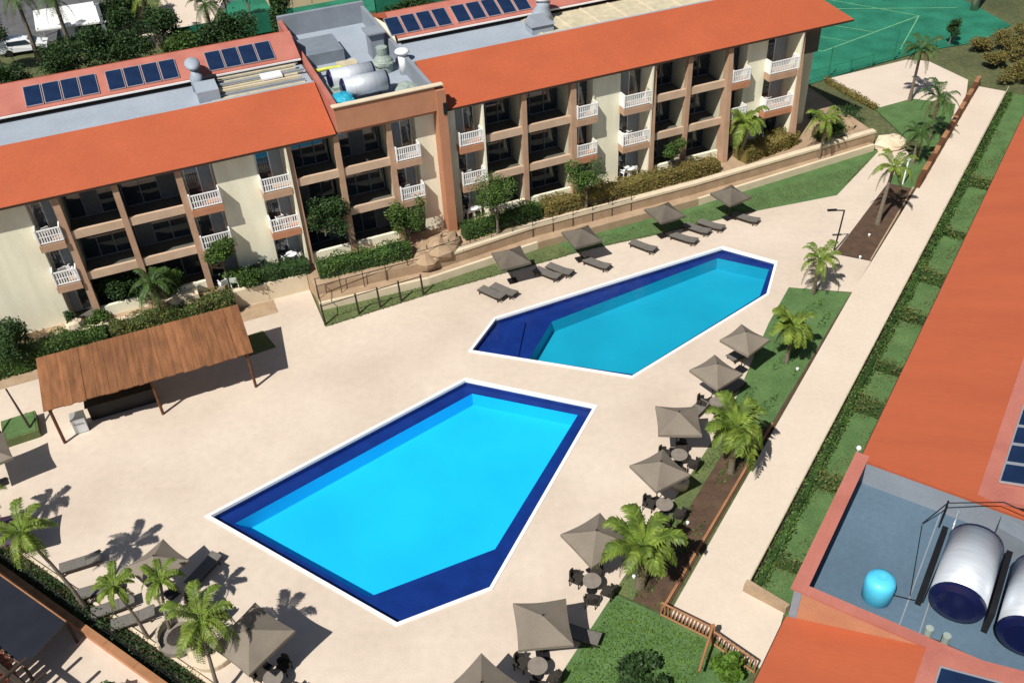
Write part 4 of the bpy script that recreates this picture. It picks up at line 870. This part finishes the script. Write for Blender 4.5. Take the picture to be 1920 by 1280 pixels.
for xx in (.0, PL * .5, PL):
    MB().tube([(xx, 0, -.02), (xx, 0, zf + .02)], .085, 10).build('post', M['post'], pav)
    MB().tube([(xx, D, -.02), (xx, D, zb)], .085, 10).build('post', M['post'], pav)
    MB().hexa([(xx - .05, -.2, zf - .12), (xx + .05, -.2, zf - .12), (xx + .05, D + .2, zb - .08), (xx - .05, D + .2, zb - .08), (xx - .05, -.2, zf - .01), (xx + .05, -.2, zf - .01), (xx + .05, D + .2, zb + .05), (xx - .05, D + .2, zb + .05)]).build('rafter', M['post'], pav)
for yy, z in ((.0, zf), (D, zb)): MB().box(-.2, PL + .25, yy - .05, yy + .05, z - .14, z - .02).build('beam', M['post'], pav)
bar = thing('bar_counter', 'long dark counter standing in the shade of the wooden pavilion', 'counter', tuple(pv), pr)
MB().box(1.5, 5.0, 1.2, 2.0, 0, 1.0).build('body', M['black'], bar); MB().box(1.4, 5.1, 1.1, 2.1, 1.0, 1.06).build('worktop', M['darkwood'], bar)
fz = thing('steel_cooler', 'small steel cooler at the left end of the pavilion', 'cooler', tuple(pv + Vector((math.cos(pr) * .95 - math.sin(pr) * .75, math.sin(pr) * .95 + math.cos(pr) * .75, 0))), pr)
MB().box(-.35, .35, -.35, .35, .05, .95).build('body', M['steel'], fz); MB().box(-.37, .37, -.37, .37, .95, 1.0).build('lid', M['alu'], fz); MB().tube([(-.25, -.39, .7), (.25, -.39, .7)], .015, 6).build('handle', M['black'], fz)
bx = thing('planter_box', 'green raised planter box left of the pavilion', 'planter', (-27.2, 38.7, 0), R(25))
MB().box(-.9, .9, -.9, .9, 0, .5).build('box', M['lawn_dry'], bx); MB().box(-.8, .8, -.8, .8, .5, .53).build('soil', M['lawn'], bx)
for k, (x_, y_, dx, dy) in enumerate(((-.7, -.6, -.9, .5), (.75, -.3, -.9, .9))):
    tag(MB().tube([(0, 0, 0), (dx * .5, dy * .5, 1.2), (dx, dy, 2.4)], [.07, .06, .045], 7).build('bare_trunk', M['darkwood'], None, False, (-27.2 + x_, 38.7 + y_, .3)), ['dark leaning bare stem on the left side of the planter box', 'dark leaning bare stem between planter box and pavilion'][k], 'tree stem')

# ------------------------------------------------------------------ planting strip, wall and lower patio (bottom left)
u = Vector((-13.57 + 25.62, 22.79 - 31.32, 0)).normalized(); n_ = Vector((u.y, -u.x, 0)); s0 = Vector((-25.62, 31.32, 0))  # n_ points away from the pool
if n_.y > 0: n_ = -n_
def ST(a, b, z=0): q = s0 + u * a + n_ * b; return (q.x, q.y, z)
struct(MB().prism([ST(-4, .14), ST(22, .14), ST(22, 1.25), ST(-4, 1.25)][::-1], -.05, .03).build('planting_strip', M['soil']))
ek = thing('strip_kerb', 'thin pale kerb between the deck and the dark planting strip', 'kerb')
for k in range(13): MB().prism([ST(-4 + 2 * k, .13), ST(-2.015 + 2 * k, .13), ST(-2.015 + 2 * k, 0), ST(-4 + 2 * k, 0)], -.02, .10).build('kerb_stone', M['stonecap'], ek)
tw = thing('terracotta_wall', 'low terracotta-capped wall along the planting strip, bottom left', 'wall')
for k in range(13):
    MB().prism([ST(-4 + 2 * k, 1.16), ST(-2.012 + 2 * k, 1.16), ST(-2.012 + 2 * k, 1.46), ST(-4 + 2 * k, 1.46)][::-1], .50, .62).build('cap_stone', M['terracotta'], tw)
MB().prism([ST(-4, 1.20), ST(22, 1.20), ST(22, 1.42), ST(-4, 1.42)][::-1], -.05, .499).build('wall', M['salmonwall'], tw)
pf = thing('low_fence', 'low dark fence running inside the planting strip, bottom left', 'fence')
for k in range(14): MB().tube([ST(-3 + 1.8 * k, .85, 0), ST(-3 + 1.8 * k, .85, .75)], .03, 6).build('post', M['black'], pf)
for z in (.3, .7): MB().tube([ST(-3.5, .85, z), ST(21, .85, z)], .025, 6).build('rail', M['black'], pf)
g = np.random.default_rng(33); n = 9000; aa = g.uniform(-3, 21, n); bb = g.uniform(.2, 1.15, n); P = np.array([ST(a, b_, abs(g.normal(0, .16)) + .03) for a, b_ in zip(aa, bb)])
tag(leaves('strip_plants', P, .12, M['leaf_dark'], seed=34), 'dark low plants filling the strip beside the terracotta wall', 'ground cover', kind='stuff')
lp = thing('lamp', 'short square stone lamp with glass head beside the lower palms', 'lamp', ST(13.2, -.55), R(20))
MB().hexa([(-.22, -.22, 0), (.22, -.22, 0), (.22, .22, 0), (-.22, .22, 0), (-.13, -.13, .7), (.13, -.13, .7), (.13, .13, .7), (-.13, .13, .7)]).build('base', M['rock'], lp); MB().box(-.17, .17, -.17, .17, .7, .95).build('head', M['wicker'], lp)
# dark canopy with beams
cn = thing('dark_canopy', 'dark navy pavilion roof with brown edge trim at the bottom-left corner', 'canopy')
cp = [ST(-3, 1.85, 1.5), ST(8.4, 1.78, 1.5), ST(8.8, 4.1, 1.5), ST(-3, 4.1, 1.5)]
MB().prism(cp[::-1], 1.45, 1.55).build('roof', M['canvas_dark'], cn)
MB().tube([cp[0], cp[1]], .06, 6).build('edge_trim', M['terracotta'], cn); MB().tube([cp[1], cp[2]], .045, 6).build('edge_trim', M['darkwood'], cn); MB().tube([cp[2], cp[3]], .05, 6).build('edge_trim', M['terracotta'], cn)
for p in (cp[0], cp[1], cp[2]): MB().tube([(p[0], p[1], 0), (p[0], p[1], 1.5)], .07, 8).build('post', M['darkwood'], cn)
pg = thing('pergola', 'dark timber pergola beams over the lower patio, bottom left', 'pergola')
for k in range(4): MB().tube([ST(9.2 + 1.25 * k, 3.95, 2.3), ST(9.2 + 1.25 * k, 9.0, 2.3)], .085, 6).build('beam', M['darkwood'], pg)
for b_ in (4.75, 6.2): MB().tube([ST(6.5, b_, 2.15), ST(13.4, b_, 2.15)], .14, 6).build('beam', M['darkwood'], pg)
for a, b_ in ((13.2, 4.75), (13.2, 8.0)): MB().tube([ST(a, b_, 0), ST(a, b_, 2.15)], .08, 6).build('post', M['darkwood'], pg)
ct = thing('tiled_roof', 'corner of a weathered red clay tile roof at the bottom-left edge', 'roof')
random.seed(9)
for i in range(10):
    for j in range(5):
        p = Vector(ST(5.0 + .42 * i, 4.25 + .38 * j + max(0, (i - 7) * .12), 1.62 + .12 * j)); MB().tube([tuple(p), tuple(p + n_ * .42 + Vector((0, 0, .13)))], [.16, .19], 7).build('roof_tile', M['tile'], ct)

# ------------------------------------------------------------------ lamps
l1 = thing('lamp_post', 'dark metal lamp post with angled arm beside the upper bed', 'lamp post', (21.46, 51.93, 0))
MB().tube([(0, 0, 0), (.12, .05, 1.6), (.2, .1, 3.1)], [.06, .055, .05], 8).build('pole', M['black'], l1); MB().tube([(.2, .1, 3.08), (-.75, -.05, 3.25)], .045, 8).build('arm', M['black'], l1); MB().box(-.95, -.35, -.12, .06, 3.2, 3.28).build('head', M['black'], l1); MB().box(-.14, .14, -.14, .14, 0, .12).build('base', M['stonecap'], l1)
l2 = thing('lamp_post', 'slim white lamp post behind the tall pale-trunked palm', 'lamp post', (28.82, 59.97, 0))
MB().tube([(0, 0, 0), (.05, .05, 1.9)], .06, 8).build('pole', M['white'], l2); MB().ell((.05, .05, 2.0), (.14, .14, .14), 10, 8).build('globe', M['plastic'], l2, True)
for k, (c, lb) in enumerate((((16.0, 40.4), 'small white globe light in the grass near the yellow-green palm'), (B(1.6, 7.1), 'small white globe light in the soil bed above the near palm'), (B(-2.5, 7.9), 'small white light at the foot of the near palm'), ((22.9, 51.0), 'small white globe light in the upper bed near the dark lamp post'), ((24.3, 53.5), 'small flat white light at the foot of the tall palm'))):
    o = MB().ell((0, 0, .16), (.09, .09, .07), 12, 8).tube([(0, 0, 0), (0, 0, .1)], .05, 8).build('garden_light', M['plastic'], None, True, (c[0], c[1], 0)); tag(o, lb, 'garden light', 'small white garden lights')

# ------------------------------------------------------------------ plastic furniture on the balconies and terraces
def pchair(label, loc, rz, grp):
    t = thing('plastic_chair', label, 'chair', loc, rz, grp)
    MB().box(-.25, .25, -.25, .25, .40, .45).build('seat', M['plastic'], t); MB().hexa([(-.24, .22, .45), (.24, .22, .45), (.24, .26, .45), (-.24, .26, .45), (-.20, .32, .86), (.20, .32, .86), (.20, .36, .86), (-.20, .36, .86)]).build('backrest', M['plastic'], t)
    for x in (-.22, .22):
        for y in (-.22, .22): MB().box(x - .025, x + .025, y - .025, y + .025, 0, .40).build('leg', M['plastic'], t)
        MB().box(x - .03, x + .03, -.24, .26, .60, .64).build('armrest', M['plastic'], t)
    return t
pg_ = 'white plastic chairs on the balconies'; PC = None
for a, b_, z, rz, lb in [(-24.0, -1.0, Z2, 20, 'on the lower left balcony, left one'), (-23.4, -1.0, Z2, -30, 'on the lower left balcony, right one'), (-24.0, -.9, Z3, 20, 'on the upper left balcony'), (-11.1, -.9, Z1, 20, 'on the ground terrace under the second balcony stack, left one'), (-10.3, -.9, Z1, -40, 'on the ground terrace under the second balcony stack, right one'),
    (-10.9, -.9, Z2, 10, 'on the first-floor balcony left of the tower'), (-2.6, -.9, Z2, 10, 'on the first-floor balcony under the tower'), (1.6, -.9, Z1, 15, 'on the ground terrace right of the tall column, left one'), (2.3, -.9, Z1, -20, 'on the ground terrace right of the tall column, right one'), (1.7, -.9, Z2, 10, 'on the first-floor balcony right of the tall column'),
    (13.6, -.9, Z1, 15, 'on the ground terrace below the middle balconies, left one'), (14.4, -.9, Z1, -20, 'on the ground terrace below the middle balconies, right one'), (13.7, -.9, Z2, 15, 'on the middle first-floor balcony'), (25.2, -.9, Z2, 15, 'on the far right first-floor balcony'), (-15.3, .1, 1.25, 15, 'beside the bright young tree, left one'), (-14.6, .15, 1.25, -15, 'beside the bright young tree, right one')]:
    lb = 'white plastic chair ' + lb
    if PC is None: PC = pchair(lb, A(a, b_, z + .02), AR + R(rz + 180), pg_)
    else: dup(PC, A(a, b_, z + .02), AR + R(rz + 180), lb)
for k, (a, z, lb) in enumerate(((-10.7, Z1, 'under the second balcony stack'), (14.0, Z1, 'below the middle balconies'), (1.95, Z1, 'right of the tall column'))):
    o = thing('plastic_table', 'small white plastic table on the ground terrace ' + lb, 'table', A(a, -.75, z + .02), AR, 'white plastic tables'); MB().tube([(0, 0, .68), (0, 0, .72)], .35, 16).build('tabletop', M['plastic'], o); MB().tube([(0, 0, 0), (0, 0, .68)], .04, 8).build('stem', M['plastic'], o)

# ------------------------------------------------------------------ behind the long building
def car(label, loc, rz):
    t = thing('parked_car', label, 'car', loc, rz, 'white vehicles behind the long building')
    prof = [(-2.2, .35), (2.2, .35), (2.25, .75), (1.25, .95), (.55, 1.48), (-1.5, 1.5), (-2.15, 1.0)]
    b = MB(); n = len(prof)
    for y in (-.88, .88):
        for x, z in prof: b.v.append((x, y * (1 if z < 1.1 else .84), z))
    b.f += [tuple(range(n)), tuple(range(2 * n - 1, n - 1, -1))] + [((i + 1) % n, i, n + i, n + (i + 1) % n) for i in range(n)]
    b.build('body', M['carwhite'], t)
    MB().hexa([(.62, -.70, 1.43), (1.18, -.80, 1.0), (1.18, .80, 1.0), (.62, .70, 1.43), (.66, -.70, 1.47), (1.24, -.80, 1.02), (1.24, .80, 1.02), (.66, .70, 1.47)]).build('windscreen', M['glass'], t)
    for s in (-1, 1): MB().hexa([(-1.4, s * .80, 1.05), (.8, s * .80, 1.05), (.45, s * .76, 1.4), (-1.35, s * .76, 1.4), (-1.4, s * .89, 1.05), (.8, s * .89, 1.05), (.45, s * .80, 1.4), (-1.35, s * .80, 1.4)]).build('side_window', M['glass'], t)
    for x in (-1.4, 1.4):
        for s in (-1, 1): MB().tube([(x, s * .72, .33), (x, s * .92, .33)], .33, 16).build('wheel', M['rubber'], t)
    return t
C1 = car('white car at the top left corner, partly behind the dark palm trunk', (-47.2, 94.6, 0), R(15))
dup(C1, (-42.8, 99.0, 0), R(70), 'white van-like car between the two dark palms at the top left')
wb = thing('white_boat_shed', 'broad white roofed shelter behind the palms at the top left', 'shelter', (-43.0, 97.2, 0), R(18))
MB().hexa([(-3.2, -1.6, 1.9), (3.6, -2.2, 1.9), (3.0, 2.6, 2.5), (-3.4, 2.6, 2.5), (-3.2, -1.6, 2.05), (3.6, -2.2, 2.05), (3.0, 2.6, 2.65), (-3.4, 2.6, 2.65)]).build('roof', M['white'], wb)
for x, y in ((-3, -1.5), (3.2, -1.9), (2.8, 2.4), (-3.1, 2.4)): MB().box(x - .06, x + .06, y - .06, y + .06, 0, 2.2).build('post', M['alu'], wb)
db = thing('dark_hut', 'black-walled hut with grey edge post behind the long building, top left', 'hut', (-37.7, 98.2, 0), R(21))
MB().box(-2.2, 2.4, -1.2, 4, 0, 3.6).build('wall', M['black'], db); MB().box(-2.5, -2.15, -1.4, -1.05, 0, 3.8).build('corner_post', M['parapet_in'], db); MB().box(-2.6, 2.6, -1.0, 4.2, 3.6, 3.75).build('roof', M['asphalt'], db)
bw = thing('beige_building', 'beige building behind the roof tower, seen at the top edge', 'building', (-17.5, 104.5, 0), R(21))
MB().box(-6.5, 4.0, 0, 8, 0, 9.0).build('wall', M['beige'], bw)
for k in range(5): MB().box(-5.6 + 1.9 * k, -4.5 + 1.9 * k, -.06, -.005, 1.2, 2.8).build('window', M['glass'], bw)
for k in range(5): MB().box(-6.5 + 2.1 * k, -6.42 + 2.1 * k, -.03, -.002, .2, 8.8).build('joint_strip', M['earth'], bw)
bw2 = thing('green_screen_fence', 'tall green mesh fence behind the rear roof, top centre', 'fence', (-10, 96.5, 0), R(21))
for k in range(9):
    x_ = -2 + 2.6 * k; MB().box(x_ + .04, x_ + 2.56, -.02, .02, .2, 4.4).build('mesh_panel', M['court'], bw2); MB().tube([(x_, 0, 0), (x_, 0, 4.6)], .05, 6).build('post', M['black'], bw2)
ys = thing('yard_fence', 'dark green fence between the beige building and the palms, top left', 'fence', (-31.5, 92.6, 0), R(21))
for k in range(5):
    x_ = 2.4 * k; MB().box(x_ + .04, x_ + 2.36, -.02, .02, .2, 2.2).build('mesh_panel', M['court'], ys); MB().tube([(x_, 0, 0), (x_, 0, 2.4)], .06, 6).build('post', M['black'], ys)
for k, (x_, y_, h, cr, lb) in enumerate(((-44.6, 91.2, 6.5, 2.3, 'tall dark palm with thick trunk at the top left, left of the other'), (-40.9, 90.6, 6.2, 2.4, 'tall dark palm in front of the white shelter, top left'), (-33.7, 94.2, 5.0, 2.8, 'broad bright palm beside the pale pavement, top left'), (-28.0, 93.5, 4.0, 2.0, 'palm in front of the dark green fence, top left'))):
    palm(lb, (x_, y_, 0), h, cr, 'frond_dark' if k != 2 else 'frond', 14, seed=100 + k, rt_=.2)
for k, (x_, y_, r, lb) in enumerate(((-45.5, 84.6, (3.0, 1.6, 1.8), 'dense dark shrubbery at the left edge behind the first solar panels'), (-37.8, 88.0, (2.6, 1.8, 2.6), 'tall dark shrubbery under the white shelter'), (-27.5, 91.4, (2.4, 1.5, 2.2), 'dark shrubbery in front of the green yard'), (-40.5, 86.5, (3.2, 1.6, 2.2), 'dense dark shrubbery against the rear roof, far left'), (-35.0, 88.8, (3.0, 1.6, 2.4), 'dense dark green shrubbery behind the second solar panel row'), (-30.3, 90.2, (2.6, 1.4, 1.8), 'low dark shrubs behind the vent hood'), (-25.5, 91.5, (2.6, 1.6, 2.0), 'dark green bushes beside the beige building'), (-21.4, 94.2, (1.2, 1.4, 3.0), 'tall dark bush at the left corner of the beige building'), (-8.5, 97.0, (3.5, 1.5, 1.6), 'green bushes in front of the green mesh fence'))):
    shrub('shrubbery', lb, (x_, y_, 0), r, 4500, M['leaf_dark'] if k != 5 else M['leaf'], .24, 110 + k, 'shrubbery', 9)
for k, (x_, y_, h, lb) in enumerate(((-50.5, 92.5, 2.6, 'dark tree at the very top left corner'), (-36.5, 93.5, 2.4, 'dark leafy tree left of the pale pavement, top left'), (-27.5, 98.5, 2.2, 'dark tree in the green yard behind the roof'), (-24.5, 96.0, 3.0, 'tall dark tree close to the beige building'), (-47.5, 89.5, 2.0, 'dark tree between the left edge and the white vehicle'), (-32.0, 91.0, 1.6, 'dark tree in front of the pale pavement, top left'), (-39.0, 101.5, 3.0, 'dark tree behind the white shelter, top left'))):
    shrub('tree', lb, (x_, y_, 0), (2.0, 1.7, 2.0), 3600, M['leaf_dark'], .24, 140 + k, 'tree', 10, h)
cf = thing('court_fence', 'tall thin dark fence along the near side of the green court', 'fence')
c0, c1 = Vector((26.5, 77.4, 0)), Vector((40.0, 83.4, 0))
for k in range(7):
    p = c0.lerp(c1, k / 6); MB().tube([tuple(p), (p.x, p.y, 2.8 if k in (1, 4) else 1.2)], .05, 6).build('post', M['court'], cf)
for z in (.4, 1.1): MB().tube([(c0.x, c0.y, z), (c1.x, c1.y, z)], .03, 6).build('rail', M['court'], cf)
tag(MB().tube([(0, 0, 0), (.05, 0, 3.5), (.1, 0, 7)], [.38, .33, .3], 12).build('pale_tree_trunk', M['rock'], None, True, (47.2, 92.3, 0)), 'pale thick tree trunk at the top edge beyond the court', 'tree trunk')
shrub('tree', 'small dark tree at the corner of the green court', (41.6, 84.2, 0), (.9, .8, .9), 1500, M['leaf_dark'], .16, 130, 'tree', 6, .9)
shrub('shrub', 'tangled green bush below the far right end of the building', A(30.0, .6, .9), (1.6, 1.1, 1.1), 2800, M['leaf'], .15, 131)
shrub('shrub', 'dark scrub between the terrace end and the bright patio', A(33.2, -2.0, .2), (2.2, 1.3, .8), 2600, M['leaf_dark'], .15, 132)
hedge('hedge', 'thin scrubby hedge along the edge of the bright patio', (28.4, 77.9, 0), (30.9, 72.0, 0), .5, 0, .4, M['leaf_olive'], seed=133, dens=140)
